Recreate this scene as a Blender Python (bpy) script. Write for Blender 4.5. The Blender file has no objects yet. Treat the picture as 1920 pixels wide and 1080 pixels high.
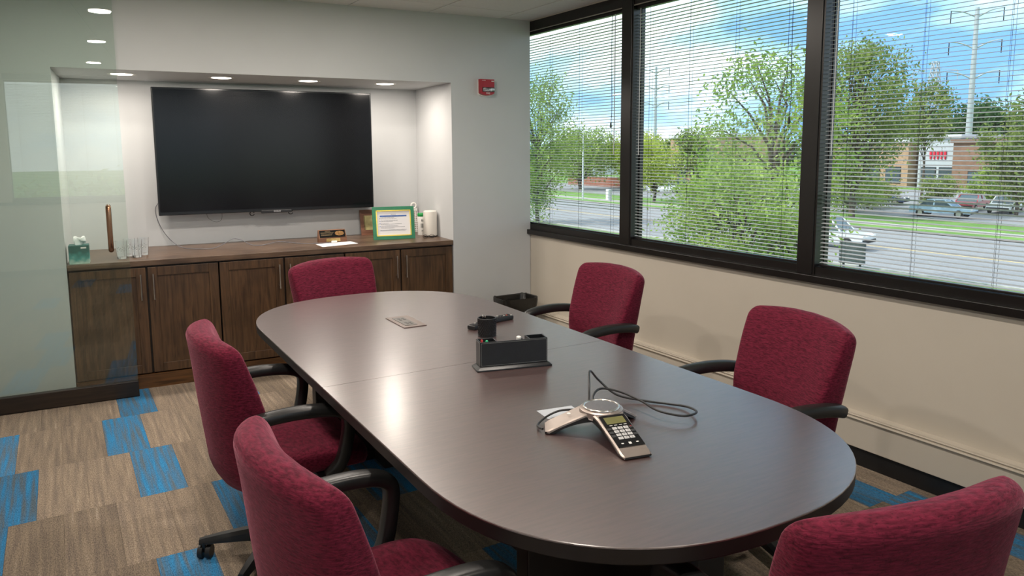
import bpy, bmesh, math, random
import numpy as np
from mathutils import Vector, Matrix
PI = math.pi; R = math.radians
sin, cos = math.sin, math.cos

# ------------------------------------------------------------------ camera
scene = bpy.context.scene
COL = scene.collection
CAM = Vector((-3.3102, -5.1271, 1.5550))
def cam_axes(yaw, pitch, roll):
    f = Vector((sin(yaw)*cos(pitch), cos(yaw)*cos(pitch), sin(pitch)))
    r = Vector((cos(yaw), -sin(yaw), 0)); u = r.cross(f)
    return r*cos(roll)+u*sin(roll), -r*sin(roll)+u*cos(roll), f
r_, u_, f_ = cam_axes(0.5479, -0.1262, -0.0056)
cd = bpy.data.cameras.new('camera'); cam = bpy.data.objects.new('camera', cd); COL.objects.link(cam)
cam.matrix_world = Matrix(((r_.x, u_.x, -f_.x, CAM.x), (r_.y, u_.y, -f_.y, CAM.y), (r_.z, u_.z, -f_.z, CAM.z), (0, 0, 0, 1)))
cd.sensor_fit = 'HORIZONTAL'; cd.sensor_width = 36.0
cd.lens = 1393.7/1920*36; cd.shift_y = -82.5/1920
cd.clip_start = 0.05; cd.clip_end = 2000
scene.camera = cam

# ------------------------------------------------------------------ world, sun, exposure
EXPOSURE = 0.85
SKY = 1.75
SUN = 2.6
LAMP_ROOM = 11.0
LAMP_NICHE = 4.0
scene.view_settings.view_transform = 'Standard'; scene.view_settings.look = 'None'
scene.view_settings.gamma = 1.0; scene.view_settings.exposure = EXPOSURE
scene.view_settings.use_curve_mapping = False
w = bpy.data.worlds.new('sky'); scene.world = w; w.use_nodes = True
nt = w.node_tree; nt.nodes.clear()
def N(t, kind, **kw):
    n = t.nodes.new(kind)
    for k, v in kw.items(): setattr(n, k, v)
    return n
tc = N(nt, 'ShaderNodeTexCoord'); mp = N(nt, 'ShaderNodeMapping'); mp.inputs['Scale'].default_value = (1, 1, 2.6)
mp.inputs['Location'].default_value = (0.35, 0.1, 0.0)
nz = N(nt, 'ShaderNodeTexNoise'); nz.inputs['Scale'].default_value = 2.3; nz.inputs['Detail'].default_value = 9; nz.inputs['Roughness'].default_value = .56
rp = N(nt, 'ShaderNodeValToRGB')
rp.color_ramp.elements[0].position = .38; rp.color_ramp.elements[0].color = (.12, .26, .52, 1)
rp.color_ramp.elements[1].position = .54; rp.color_ramp.elements[1].color = (.62, .64, .66, 1)
e = rp.color_ramp.elements.new(.46); e.color = (.30, .45, .62, 1)
e = rp.color_ramp.elements.new(.72); e.color = (.42, .47, .54, 1)
bg = N(nt, 'ShaderNodeBackground'); bg.inputs['Strength'].default_value = SKY
wo = N(nt, 'ShaderNodeOutputWorld')
nt.links.new(tc.outputs['Generated'], mp.inputs['Vector']); nt.links.new(mp.outputs['Vector'], nz.inputs['Vector'])
nt.links.new(nz.outputs['Fac'], rp.inputs['Fac']); nt.links.new(rp.outputs['Color'], bg.inputs['Color']); nt.links.new(bg.outputs['Background'], wo.inputs['Surface'])
sl = bpy.data.lights.new('sun', 'SUN'); sl.energy = SUN; sl.angle = R(1.0); sl.color = (1, .95, .86)
sun = bpy.data.objects.new('sun', sl); COL.objects.link(sun)
sun.rotation_euler = Vector((.62, -.28, -.73)).to_track_quat('-Z', 'Y').to_euler()

# ------------------------------------------------------------------ materials
def rgb(h):
    h = h.lstrip('#'); c = [int(h[i:i+2], 16)/255 for i in (0, 2, 4)]
    return tuple(x/12.92 if x <= .04045 else ((x+.055)/1.055)**2.4 for x in c)
MATS = {}
def mat(name, col, rough=.5, metal=0.0, var=.0, scale=8.0, stretch=(1, 1, 1), bump=0.0, bscale=None, spec=.5, sheen=0.0, coat=0.0, emit=None, estr=0.0, detail=4, col2=None, bstretch=None, trans=0.0, rvar=0.0):
    if name in MATS: return MATS[name]
    m = bpy.data.materials.new(name); m.use_nodes = True; t = m.node_tree
    b = t.nodes['Principled BSDF']
    b.inputs['Roughness'].default_value = rough; b.inputs['Metallic'].default_value = metal
    b.inputs['Specular IOR Level'].default_value = spec
    b.inputs['Sheen Weight'].default_value = sheen; b.inputs['Coat Weight'].default_value = coat
    b.inputs['Transmission Weight'].default_value = trans
    col = rgb(col) if isinstance(col, str) else col
    c2 = (rgb(col2) if isinstance(col2, str) else col2) or tuple(max(0, x*(1-var)) for x in col)
    tc = N(t, 'ShaderNodeTexCoord')
    mp = N(t, 'ShaderNodeMapping'); mp.inputs['Scale'].default_value = stretch
    oi = N(t, 'ShaderNodeObjectInfo'); vm = N(t, 'ShaderNodeVectorMath', operation='SCALE'); vm.inputs[0].default_value = (7.3, 3.1, 5.7)
    t.links.new(oi.outputs['Random'], vm.inputs['Scale']); t.links.new(vm.outputs[0], mp.inputs['Location'])
    t.links.new(tc.outputs['Object'], mp.inputs['Vector'])
    nz = N(t, 'ShaderNodeTexNoise'); nz.inputs['Scale'].default_value = scale; nz.inputs['Detail'].default_value = detail
    t.links.new(mp.outputs['Vector'], nz.inputs['Vector'])
    rp = N(t, 'ShaderNodeValToRGB'); rp.color_ramp.elements[0].position = .35; rp.color_ramp.elements[1].position = .65
    rp.color_ramp.elements[0].color = (*c2, 1); rp.color_ramp.elements[1].color = (*col, 1)
    t.links.new(nz.outputs['Fac'], rp.inputs['Fac']); t.links.new(rp.outputs['Color'], b.inputs['Base Color'])
    if bump:
        nb = N(t, 'ShaderNodeTexNoise'); nb.inputs['Scale'].default_value = bscale or scale*4; nb.inputs['Detail'].default_value = 3
        mb_ = N(t, 'ShaderNodeMapping'); mb_.inputs['Scale'].default_value = bstretch or stretch
        t.links.new(tc.outputs['Object'], mb_.inputs['Vector']); t.links.new(mb_.outputs['Vector'], nb.inputs['Vector'])
        bp = N(t, 'ShaderNodeBump'); bp.inputs['Strength'].default_value = bump; bp.inputs['Distance'].default_value = .004
        t.links.new(nb.outputs['Fac'], bp.inputs['Height']); t.links.new(bp.outputs['Normal'], b.inputs['Normal'])
    if emit:
        b.inputs['Emission Color'].default_value = (*emit, 1); b.inputs['Emission Strength'].default_value = estr
    MATS[name] = m
    return m
def pane_mat(name, tint, refl=1.0, ior=1.5, rough=0.0):
    m = bpy.data.materials.new(name); m.use_nodes = True; t = m.node_tree; t.nodes.clear()
    o = N(t, 'ShaderNodeOutputMaterial'); mx = N(t, 'ShaderNodeMixShader'); tr = N(t, 'ShaderNodeBsdfTransparent'); gl = N(t, 'ShaderNodeBsdfGlossy')
    fr0 = N(t, 'ShaderNodeLayerWeight'); fr0.inputs['Blend'].default_value = .5
    fp = N(t, 'ShaderNodeMath', operation='POWER'); fp.inputs[1].default_value = 5; t.links.new(fr0.outputs['Facing'], fp.inputs[0])
    fr = N(t, 'ShaderNodeMath', operation='MULTIPLY_ADD'); fr.inputs[1].default_value = .95; fr.inputs[2].default_value = .045; t.links.new(fp.outputs[0], fr.inputs[0])
    nz = N(t, 'ShaderNodeTexNoise'); nz.inputs['Scale'].default_value = .7
    mc = N(t, 'ShaderNodeMixRGB'); mc.inputs[1].default_value = (*tint, 1); mc.inputs[2].default_value = (*[min(1, x*1.03) for x in tint], 1)
    t.links.new(nz.outputs['Fac'], mc.inputs[0]); t.links.new(mc.outputs[0], tr.inputs['Color'])
    mu = N(t, 'ShaderNodeMath', operation='MULTIPLY'); mu.inputs[1].default_value = refl
    gl.inputs['Roughness'].default_value = rough
    t.links.new(fr.outputs[0], mu.inputs[0]); t.links.new(mu.outputs[0], mx.inputs['Fac']); t.links.new(tr.outputs[0], mx.inputs[1]); t.links.new(gl.outputs[0], mx.inputs[2]); t.links.new(mx.outputs[0], o.inputs['Surface'])
    return m
def wood_mat(name, c1, c2, c3, axis, rough=.45, scale=3.0, bump=.15):
    m = bpy.data.materials.new(name); m.use_nodes = True; t = m.node_tree; b = t.nodes['Principled BSDF']
    st = [14, 14, 14]; st[axis] = 1.1
    tc = N(t, 'ShaderNodeTexCoord'); mp = N(t, 'ShaderNodeMapping'); mp.inputs['Scale'].default_value = st
    oi = N(t, 'ShaderNodeObjectInfo'); vm = N(t, 'ShaderNodeVectorMath', operation='SCALE'); vm.inputs[0].default_value = (17, 13, 11)
    t.links.new(oi.outputs['Random'], vm.inputs['Scale']); t.links.new(vm.outputs[0], mp.inputs['Location']); t.links.new(tc.outputs['Object'], mp.inputs['Vector'])
    n1 = N(t, 'ShaderNodeTexNoise'); n1.inputs['Scale'].default_value = scale; n1.inputs['Detail'].default_value = 7; n1.inputs['Distortion'].default_value = 1.2
    t.links.new(mp.outputs['Vector'], n1.inputs['Vector'])
    n2 = N(t, 'ShaderNodeTexNoise'); n2.inputs['Scale'].default_value = 3.2; n2.inputs['Detail'].default_value = 3
    t.links.new(tc.outputs['Object'], n2.inputs['Vector'])
    rp = N(t, 'ShaderNodeValToRGB'); rp.color_ramp.elements[0].position = .3; rp.color_ramp.elements[1].position = .72
    rp.color_ramp.elements[0].color = (*rgb(c1), 1); rp.color_ramp.elements[1].color = (*rgb(c2), 1)
    mx = N(t, 'ShaderNodeMixRGB', blend_type='MIX'); mx.inputs[2].default_value = (*rgb(c3), 1)
    r2 = N(t, 'ShaderNodeValToRGB'); r2.color_ramp.elements[0].position = .5; r2.color_ramp.elements[1].position = .75
    r2.color_ramp.elements[1].color = (.7, .7, .7, 1)
    t.links.new(n2.outputs['Fac'], r2.inputs['Fac']); t.links.new(r2.outputs['Color'], mx.inputs[0])
    t.links.new(n1.outputs['Fac'], rp.inputs['Fac']); t.links.new(rp.outputs['Color'], mx.inputs[1]); t.links.new(mx.outputs[0], b.inputs['Base Color'])
    b.inputs['Roughness'].default_value = rough
    bp = N(t, 'ShaderNodeBump'); bp.inputs['Strength'].default_value = bump; bp.inputs['Distance'].default_value = .002
    t.links.new(n1.outputs['Fac'], bp.inputs['Height']); t.links.new(bp.outputs['Normal'], b.inputs['Normal'])
    return m
def carpet_mat(name, ca, cb, cc):
    m = bpy.data.materials.new(name); m.use_nodes = True; t = m.node_tree; b = t.nodes['Principled BSDF']
    b.inputs['Roughness'].default_value = 1.0; b.inputs['Specular IOR Level'].default_value = .05
    tc = N(t, 'ShaderNodeTexCoord'); oi = N(t, 'ShaderNodeObjectInfo')
    vm = N(t, 'ShaderNodeVectorMath', operation='SCALE'); vm.inputs[0].default_value = (31, 17, 0)
    t.links.new(oi.outputs['Random'], vm.inputs['Scale'])
    mp = N(t, 'ShaderNodeMapping'); mp.inputs['Scale'].default_value = (50, 2.4, 1)
    t.links.new(tc.outputs['Object'], mp.inputs['Vector']); t.links.new(vm.outputs[0], mp.inputs['Location'])
    n1 = N(t, 'ShaderNodeTexNoise'); n1.inputs['Scale'].default_value = 1.0; n1.inputs['Detail'].default_value = 3; t.links.new(mp.outputs['Vector'], n1.inputs['Vector'])
    mp2 = N(t, 'ShaderNodeMapping'); mp2.inputs['Scale'].default_value = (260, 90, 1)
    t.links.new(tc.outputs['Object'], mp2.inputs['Vector']); t.links.new(vm.outputs[0], mp2.inputs['Location'])
    n2 = N(t, 'ShaderNodeTexNoise'); n2.inputs['Scale'].default_value = 1.0; n2.inputs['Detail'].default_value = 2; t.links.new(mp2.outputs['Vector'], n2.inputs['Vector'])
    rp = N(t, 'ShaderNodeValToRGB'); rp.color_ramp.elements[0].position = .34; rp.color_ramp.elements[1].position = .62
    rp.color_ramp.elements[0].color = (*rgb(ca), 1); rp.color_ramp.elements[1].color = (*rgb(cb), 1); e = rp.color_ramp.elements.new(.84); e.color = (*rgb(cc), 1)
    t.links.new(n1.outputs['Fac'], rp.inputs['Fac'])
    mr = N(t, 'ShaderNodeMapRange'); mr.inputs['From Min'].default_value = .3; mr.inputs['From Max'].default_value = .7; mr.inputs['To Min'].default_value = .58; mr.inputs['To Max'].default_value = 1.3
    t.links.new(n2.outputs['Fac'], mr.inputs['Value'])
    tv = N(t, 'ShaderNodeMapRange'); tv.inputs['To Min'].default_value = .8; tv.inputs['To Max'].default_value = 1.16; t.links.new(oi.outputs['Random'], tv.inputs['Value'])
    mm = N(t, 'ShaderNodeMath', operation='MULTIPLY'); t.links.new(mr.outputs[0], mm.inputs[0]); t.links.new(tv.outputs[0], mm.inputs[1])
    mx = N(t, 'ShaderNodeVectorMath', operation='SCALE'); t.links.new(rp.outputs['Color'], mx.inputs[0]); t.links.new(mm.outputs[0], mx.inputs['Scale'])
    t.links.new(mx.outputs[0], b.inputs['Base Color'])
    bp = N(t, 'ShaderNodeBump'); bp.inputs['Strength'].default_value = .5; bp.inputs['Distance'].default_value = .003
    t.links.new(n2.outputs['Fac'], bp.inputs['Height']); t.links.new(bp.outputs['Normal'], b.inputs['Normal'])
    return m
def fabric_mat(name, c1, c2):
    m = bpy.data.materials.new(name); m.use_nodes = True; t = m.node_tree; b = t.nodes['Principled BSDF']
    b.inputs['Roughness'].default_value = .85; b.inputs['Sheen Weight'].default_value = .35; b.inputs['Sheen Roughness'].default_value = .4; b.inputs['Specular IOR Level'].default_value = .15
    b.inputs['Sheen Tint'].default_value = (.9, .35, .45, 1)
    tc = N(t, 'ShaderNodeTexCoord'); mp = N(t, 'ShaderNodeMapping'); mp.inputs['Scale'].default_value = (40, 80, 250)
    t.links.new(tc.outputs['Object'], mp.inputs['Vector'])
    n1 = N(t, 'ShaderNodeTexNoise'); n1.inputs['Scale'].default_value = 1; n1.inputs['Detail'].default_value = 3; t.links.new(mp.outputs['Vector'], n1.inputs['Vector'])
    n3 = N(t, 'ShaderNodeTexNoise'); n3.inputs['Scale'].default_value = 170; n3.inputs['Detail'].default_value = 2; t.links.new(tc.outputs['Object'], n3.inputs['Vector'])
    rp = N(t, 'ShaderNodeValToRGB'); rp.color_ramp.elements[0].position = .32; rp.color_ramp.elements[1].position = .66
    rp.color_ramp.elements[0].color = (*rgb(c1), 1); rp.color_ramp.elements[1].color = (*rgb(c2), 1)
    t.links.new(n1.outputs['Fac'], rp.inputs['Fac'])
    r3 = N(t, 'ShaderNodeMapRange'); r3.inputs['From Min'].default_value = .28; r3.inputs['From Max'].default_value = .42; r3.inputs['To Min'].default_value = .55
    t.links.new(n3.outputs['Fac'], r3.inputs['Value'])
    mx = N(t, 'ShaderNodeVectorMath', operation='SCALE'); t.links.new(rp.outputs['Color'], mx.inputs[0]); t.links.new(r3.outputs[0], mx.inputs['Scale']); t.links.new(mx.outputs[0], b.inputs['Base Color'])
    bp = N(t, 'ShaderNodeBump'); bp.inputs['Strength'].default_value = .55; bp.inputs['Distance'].default_value = .004
    t.links.new(n1.outputs['Fac'], bp.inputs['Height']); t.links.new(bp.outputs['Normal'], b.inputs['Normal'])
    return m
def leaf_mat(name, c1, c2):
    m = bpy.data.materials.new(name); m.use_nodes = True; t = m.node_tree; t.nodes.clear()
    o = N(t, 'ShaderNodeOutputMaterial'); mx = N(t, 'ShaderNodeMixShader'); mx.inputs['Fac'].default_value = .4
    d = N(t, 'ShaderNodeBsdfDiffuse'); tr = N(t, 'ShaderNodeBsdfTranslucent')
    tc = N(t, 'ShaderNodeTexCoord'); nz = N(t, 'ShaderNodeTexNoise'); nz.inputs['Scale'].default_value = .9; nz.inputs['Detail'].default_value = 6
    rp = N(t, 'ShaderNodeValToRGB'); rp.color_ramp.elements[0].position = .38; rp.color_ramp.elements[1].position = .62
    rp.color_ramp.elements[0].color = (*rgb(c1), 1); rp.color_ramp.elements[1].color = (*rgb(c2), 1)
    t.links.new(tc.outputs['Object'], nz.inputs['Vector']); t.links.new(nz.outputs['Fac'], rp.inputs['Fac'])
    t.links.new(rp.outputs['Color'], d.inputs['Color']); t.links.new(rp.outputs['Color'], tr.inputs['Color'])
    t.links.new(d.outputs[0], mx.inputs[1]); t.links.new(tr.outputs[0], mx.inputs[2]); t.links.new(mx.outputs[0], o.inputs['Surface'])
    return m

# ------------------------------------------------------------------ mesh helpers
class MB:
    def __init__(s): s.v = []; s.f = []
    def add(s, vs, fs):
        o = len(s.v); s.v += [tuple(p) for p in vs]; s.f += [tuple(i+o for i in f) for f in fs]; return s
    def box(s, x0, x1, y0, y1, z0, z1, M=None, bev=0.0):
        if x0 > x1: x0, x1 = x1, x0
        if y0 > y1: y0, y1 = y1, y0
        if z0 > z1: z0, z1 = z1, z0
        if bev <= 0:
            vs = [(x, y, z) for z in (z0, z1) for y in (y0, y1) for x in (x0, x1)]
            fs = [(0, 2, 3, 1), (4, 5, 7, 6), (0, 1, 5, 4), (2, 6, 7, 3), (0, 4, 6, 2), (1, 3, 7, 5)]
        else:
            bm = bmesh.new(); bmesh.ops.create_cube(bm, size=1)
            for q in bm.verts: q.co = Vector(((x0+x1)/2+q.co.x*(x1-x0), (y0+y1)/2+q.co.y*(y1-y0), (z0+z1)/2+q.co.z*(z1-z0)))
            bmesh.ops.bevel(bm, geom=list(bm.edges), offset=bev, segments=2, profile=.5, affect='EDGES')
            bm.verts.index_update(); vs = [q.co.copy() for q in bm.verts]; fs = [[q.index for q in f.verts] for f in bm.faces]; bm.free()
        if M is not None: vs = [M @ Vector(p) for p in vs]
        return s.add(vs, fs)
    def loft(s, loops, cap0=True, cap1=True, closed=True):
        n = len(loops[0]); vs = [p for l in loops for p in l]; fs = []
        for i in range(len(loops)-1):
            for j in range(n if closed else n-1):
                k = (j+1) % n; fs.append((i*n+j, i*n+k, (i+1)*n+k, (i+1)*n+j))
        if cap0: fs.append(tuple(range(n-1, -1, -1)))
        if cap1: fs.append(tuple((len(loops)-1)*n+j for j in range(n)))
        return s.add(vs, fs)
    def lathe(s, prof, n=24, c=(0, 0, 0), cap0=True, cap1=True):
        return s.loft([[(c[0]+r*cos(2*PI*j/n), c[1]+r*sin(2*PI*j/n), c[2]+z) for j in range(n)] for r, z in prof], cap0, cap1)
    def tube(s, pts, rad, n=8, caps=True):
        pts = [Vector(p) for p in pts]; loops = []
        rads = rad if hasattr(rad, '__len__') else [rad]*len(pts)
        up = None
        for i, p in enumerate(pts):
            t = (pts[min(i+1, len(pts)-1)]-pts[max(i-1, 0)])
            if t.length < 1e-9: t = Vector((0, 0, 1))
            t.normalize()
            if up is None: up = t.orthogonal().normalized()
            up = (up-t*up.dot(t)); up = up.normalized() if up.length > 1e-6 else t.orthogonal().normalized()
            b = t.cross(up)
            loops.append([p+(up*cos(2*PI*j/n)+b*sin(2*PI*j/n))*rads[i] for j in range(n)])
        return s.loft(loops, caps, caps)
    def prism(s, poly, z0, z1):
        n = len(poly)
        return s.loft([[(x, y, z0) for x, y in poly], [(x, y, z1) for x, y in poly]])
    def quad(s, a, b, c, d): return s.add([a, b, c, d], [(0, 1, 2, 3)])
    def mesh(s, name, smooth=None):
        me = bpy.data.meshes.new(name); me.from_pydata([tuple(p) for p in s.v], [], s.f); me.update()
        bm = bmesh.new(); bm.from_mesh(me); bmesh.ops.recalc_face_normals(bm, faces=bm.faces); bm.to_mesh(me); bm.free()
        if smooth:
            me.polygons.foreach_set('use_smooth', [True]*len(me.polygons)); me.set_sharp_from_angle(angle=R(smooth))
        return me
    def build(s, name, m, parent=None, smooth=None, loc=None, rot=None):
        return obj(name, s.mesh(name, smooth), m, parent, loc, rot)
def obj(name, me, m, parent=None, loc=None, rot=None):
    if m is not None and not me.materials: me.materials.append(m)
    o = bpy.data.objects.new(name, me); COL.objects.link(o)
    if parent is not None: o.parent = parent
    if loc is not None: o.location = loc
    if rot is not None: o.rotation_euler = rot
    return o
def tag(o, label=None, cat=None, group=None, kind=None):
    if label: o['label'] = label
    if cat: o['category'] = cat
    if group: o['group'] = group
    if kind: o['kind'] = kind
    return o
def thing(name, label, cat, loc=(0, 0, 0), rz=0, group=None, kind=None):
    o = bpy.data.objects.new(name, None); COL.objects.link(o); o.location = loc; o.rotation_euler = (0, 0, rz); o.empty_display_size = .1
    return tag(o, label, cat, group, kind)
def copy_tree(o, parent=None):
    c = o.copy(); COL.objects.link(c); c.parent = parent
    for ch in KIDS(o): copy_tree(ch, c)
    return c
def KIDS(o): return [x for x in o.children]
def smoothpath(P, n=8):
    P = [Vector(p) for p in P]; out = []
    for i in range(len(P)-1):
        a, b, c, d = P[max(i-1, 0)], P[i], P[i+1], P[min(i+2, len(P)-1)]
        for k in range(n):
            t = k/n; out.append(.5*((2*b)+(c-a)*t+(2*a-5*b+4*c-d)*t*t+(3*b-a-3*c+d)*t**3))
    return out+[P[-1]]
def text_mesh(s, size, depth=.0006, align='CENTER'):
    cu = bpy.data.curves.new('lettering', 'FONT'); cu.body = s; cu.size = size; cu.extrude = depth; cu.align_x = align; cu.align_y = 'CENTER'; cu.resolution_u = 2
    o = bpy.data.objects.new('lettering', cu); me = bpy.data.meshes.new_from_object(o); bpy.data.objects.remove(o); bpy.data.curves.remove(cu)
    return me
BETA = -0.0679                                   # the TV wall stands a little out of square with the window wall
BM = Matrix.Rotation(BETA, 4, 'Z')
def Bp(x, y, z=0): return BM @ Vector((x, y, z))

# ------------------------------------------------------------------ shared materials
M_wall = mat('wall_paint', (.555, .565, .57), .75, var=.03, scale=3, bump=.05, bscale=160)
M_wallw = mat('wall_paint_lamp_tint', (.60, .545, .46), .75, var=.03, scale=3, bump=.05, bscale=160)  # same wall paint with the warm lamp light mixed into its colour
M_ceil = mat('ceiling_tile_board', (.66, .64, .61), .95, var=.04, scale=60, bump=.25, bscale=120)
M_grid = mat('grid_metal', (.34, .33, .32), .6, var=.05)
M_black = mat('black_plastic', (.012, .012, .013), .42, var=.2, scale=20)
M_arm = mat('arm_plastic', (.016, .016, .016), .34, var=.2, scale=20, bump=.08, bscale=300)
M_frame = mat('bronze_frame', (.012, .010, .009), .33, var=.2, scale=6)
M_white = mat('white_plastic', (.80, .78, .74), .45, var=.04)
M_chrome = mat('satin_nickel', (.55, .50, .45), .3, 1.0, var=.1)
M_pane = pane_mat('window_glass', (.93, .96, .95), 1.0)
M_door_glass = pane_mat('door_glass', (.92, .965, .94), 1.9)
M_table = mat('espresso_laminate', (.075, .034, .030), .42, var=.3, scale=5, stretch=(2.5, 22, 1), bump=.03, bscale=40, spec=.9, detail=6)
_b = M_table.node_tree.nodes['Principled BSDF']; _b.inputs['Coat Weight'].default_value = 1.0; _b.inputs['Coat IOR'].default_value = 2.5; _b.inputs['Coat Roughness'].default_value = .25
M_tedge = mat('espresso_base_edge_shade', (.016, .011, .010), .45, var=.2, scale=12)  # dark base wood; on the tabletop edge this colour stands in for shade
M_cab = wood_mat('walnut_stain', '#382617', '#60452d', '#281b11', 2, .42)
M_top = wood_mat('walnut_counter', '#46352a', '#735c4a', '#33271f', 0, .34)
M_fab = fabric_mat('crimson_chenille', '#480f1f', '#701e34')
M_paper = mat('paper', (.78, .77, .78), .8, var=.02)

# ------------------------------------------------------------------ room shell
H = 2.573; XL = -5.3; YR = -6.3
fl = MB().box(XL-.2, .15, YR-.2, 1.4, -.3, -.006).build('floor', mat('subfloor', (.12, .10, .085), .9, var=.2))
tag(fl, 'brown striped carpet tile floor with scattered bright blue tiles', 'floor', kind='structure')
M_cb = carpet_mat('carpet_brown', '#7b6f64', '#928372', '#b1a495')
M_cbl = carpet_mat('carpet_blue', '#5e6c76', '#3a80b0', '#4494c6')
blue = {(0, -3.085), (1, -3.185), (1, -3.785), (2, -3.085), (2, -3.685), (0, -2.485), (3, -2.785), (4, -3.085), (3, -3.785), (4, -2.485), (3, -2.185),
        (5, -.385), (6, -.285), (7, -.185), (2, -1.485), (5, -1.985), (6, -2.685), (4, -1.285), (7, -1.385), (8, -2.285), (1, -1.585), (8, -3.885), (9, -1.0), (6, -4.085), (4, -4.485), (2, -4.685), (7, -3.385)}
rng = random.Random(4)
carpet_meshes = {}
for r in range(-1, 10):
    y1 = -.315+.6-.6*r; y0 = y1-.6
    off = -2.885 if r % 2 == 0 else -2.985
    for k in range(-15, 15):
        x0 = off+.2*k; x1 = x0+.2
        a, b_ = max(x0, XL), min(x1, -.03); c, d = max(y0, YR), min(y1, .36)
        if b_-a < .02 or d-c < .02: continue
        key = (round(b_-a, 3), round(d-c, 3), any(rr == r and abs(xx-x0) < .03 for rr, xx in blue))
        if key not in carpet_meshes:
            hx, hy = key[0]/2-.0004, key[1]/2-.0004
            me = MB().box(-hx, hx, -hy, hy, -.006, 0).mesh('carpet_tile'); me.materials.append(M_cbl if key[2] else M_cb); carpet_meshes[key] = me
        obj('carpet_tile', carpet_meshes[key], None, fl, ((a+b_)/2, (c+d)/2, 0))
# ceiling: slab, grid and tiles
ce = MB().box(XL-.2, .15, YR-.2, 1.4, H+.10, H+.35).build('ceiling', M_grid); tag(ce, 'suspended ceiling of pale grey square tiles', 'ceiling', kind='structure')
g = MB()
jx = [-.265-.6*k for k in range(0, 9)]; jy = [.34-.6*k for k in range(0, 12)]
for x in jx: g.box(x-.012, x+.012, YR, .36, H+.004, H+.03)
for y in jy[1:]: g.box(XL, 0, y-.012, y+.012, H+.004, H+.03)
g.build('ceiling_grid', M_grid, ce)
tmesh = {}
xs = [0.0]+jx+[XL]; ys = [.36]+jy[1:]+[YR]
for i in range(len(xs)-1):
    for j in range(len(ys)-1):
        x1, x0, y1, y0 = xs[i], xs[i+1], ys[j], ys[j+1]
        if x1-x0 < .03 or y1-y0 < .03: continue
        key = (round(x1-x0, 3), round(y1-y0, 3))
        if key not in tmesh:
            tm = MB().box(-key[0]/2+.004, key[0]/2-.004, -key[1]/2+.004, key[1]/2-.004, 0, .015, bev=.0015).mesh('ceiling_tile'); tm.materials.append(M_ceil); tmesh[key] = tm
        obj('ceiling_tile', tmesh[key], None, ce, ((x0+x1)/2, (y0+y1)/2, H))
# TV wall with its niche (built in the wall's own axes)
NL, NR, NT, ND = -3.3035, -.692, 2.0656, .78
wb = MB().box(-5.7, NL, 0, 1.0, -.006, H+.1).box(NR, -.004, 0, 1.0, -.006, H+.1).box(NL, NR, 0, 1.0, NT, H+.1).box(NL, NR, ND, 1.0, -.006, NT)
wb = wb.build('wall_back', M_wall, rot=(0, 0, BETA)); tag(wb, 'pale grey wall with lit niche holding the television', 'wall', kind='structure')
ww = MB().box(0, .15, YR, 1.1, -.006, .867).box(.0, .15, YR, 1.1, H-.005, H+.1).build('wall_right', M_wallw); tag(ww, 'wall tinted beige as if by warm lamps, below the long row of windows', 'wall', kind='structure')
wl = MB().box(XL-.15, XL, YR-.15, 1.1, -.006, H+.1).build('wall_left', M_wall); tag(wl, 'plain pale wall out of view on the left', 'wall', kind='structure')
wr = MB().box(XL, .15, YR-.15, YR, -.006, .867).box(XL, .15, YR-.15, YR, H-.005, H+.1).build('wall_rear', M_wallw); tag(wr, 'wall tinted beige as if by warm lamps, under the windows behind the camera', 'wall', kind='structure')
# baseboard heater cover along the window wall
bb = thing('baseboard_right', 'beige baseboard cover with ridged top strip and black base along window wall', 'baseboard', (0, 0, 0), kind='structure')
MB().box(-.045, 0, YR, -.02, .092, .236, bev=.003).build('cover_panel', M_wallw, bb)
MB().box(-.056, 0, YR, -.02, .236, .242, bev=.002).box(-.048, 0, YR, -.02, .242, .252).box(-.053, 0, YR, -.02, .252, .2555, bev=.001).box(-.046, 0, YR, -.02, .2555, .262).build('ridged_strip', mat('strip_paint', (.64, .58, .49), .5, var=.05), bb)
MB().box(-.030, 0, YR, -.02, 0, .092).build('black_base', M_black, bb)
# windows
SILL = .905; HEAD = 2.49
def slat_mesh(L):
    prof = [(-.0125, -.0012), (-.006, .0006), (0, .0012), (.006, .0006), (.0125, -.0012)]
    vs = [(x, s_*L/2, z) for s_ in (-1, 1) for x, z in prof]; vs2 = [(x, y, z-.0006) for x, y, z in vs]
    m = MB(); n = 5
    fs = [(i, i+1, n+i+1, n+i) for i in range(4)]; fb = [(10+i, 10+n+i, 10+n+i+1, 10+i+1) for i in range(4)]
    ed = [(0, 5, 15, 10), (4, 14, 19, 9)]+[(i, 10+i, 11+i, i+1) for i in range(4)]+[(5+i, 6+i, 16+i, 15+i) for i in range(4)]
    m.add(vs+vs2, fs+fb+ed); return m.mesh('slat', 40)
M_slat = mat('blind_slat_enamel', (.60, .61, .63), .45, var=.04, scale=4)
M_cord = mat('blind_cord', (.03, .03, .035), .7, var=.2)
M_wand = mat('clear_acrylic', (.70, .72, .74), .2, var=.05)
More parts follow.
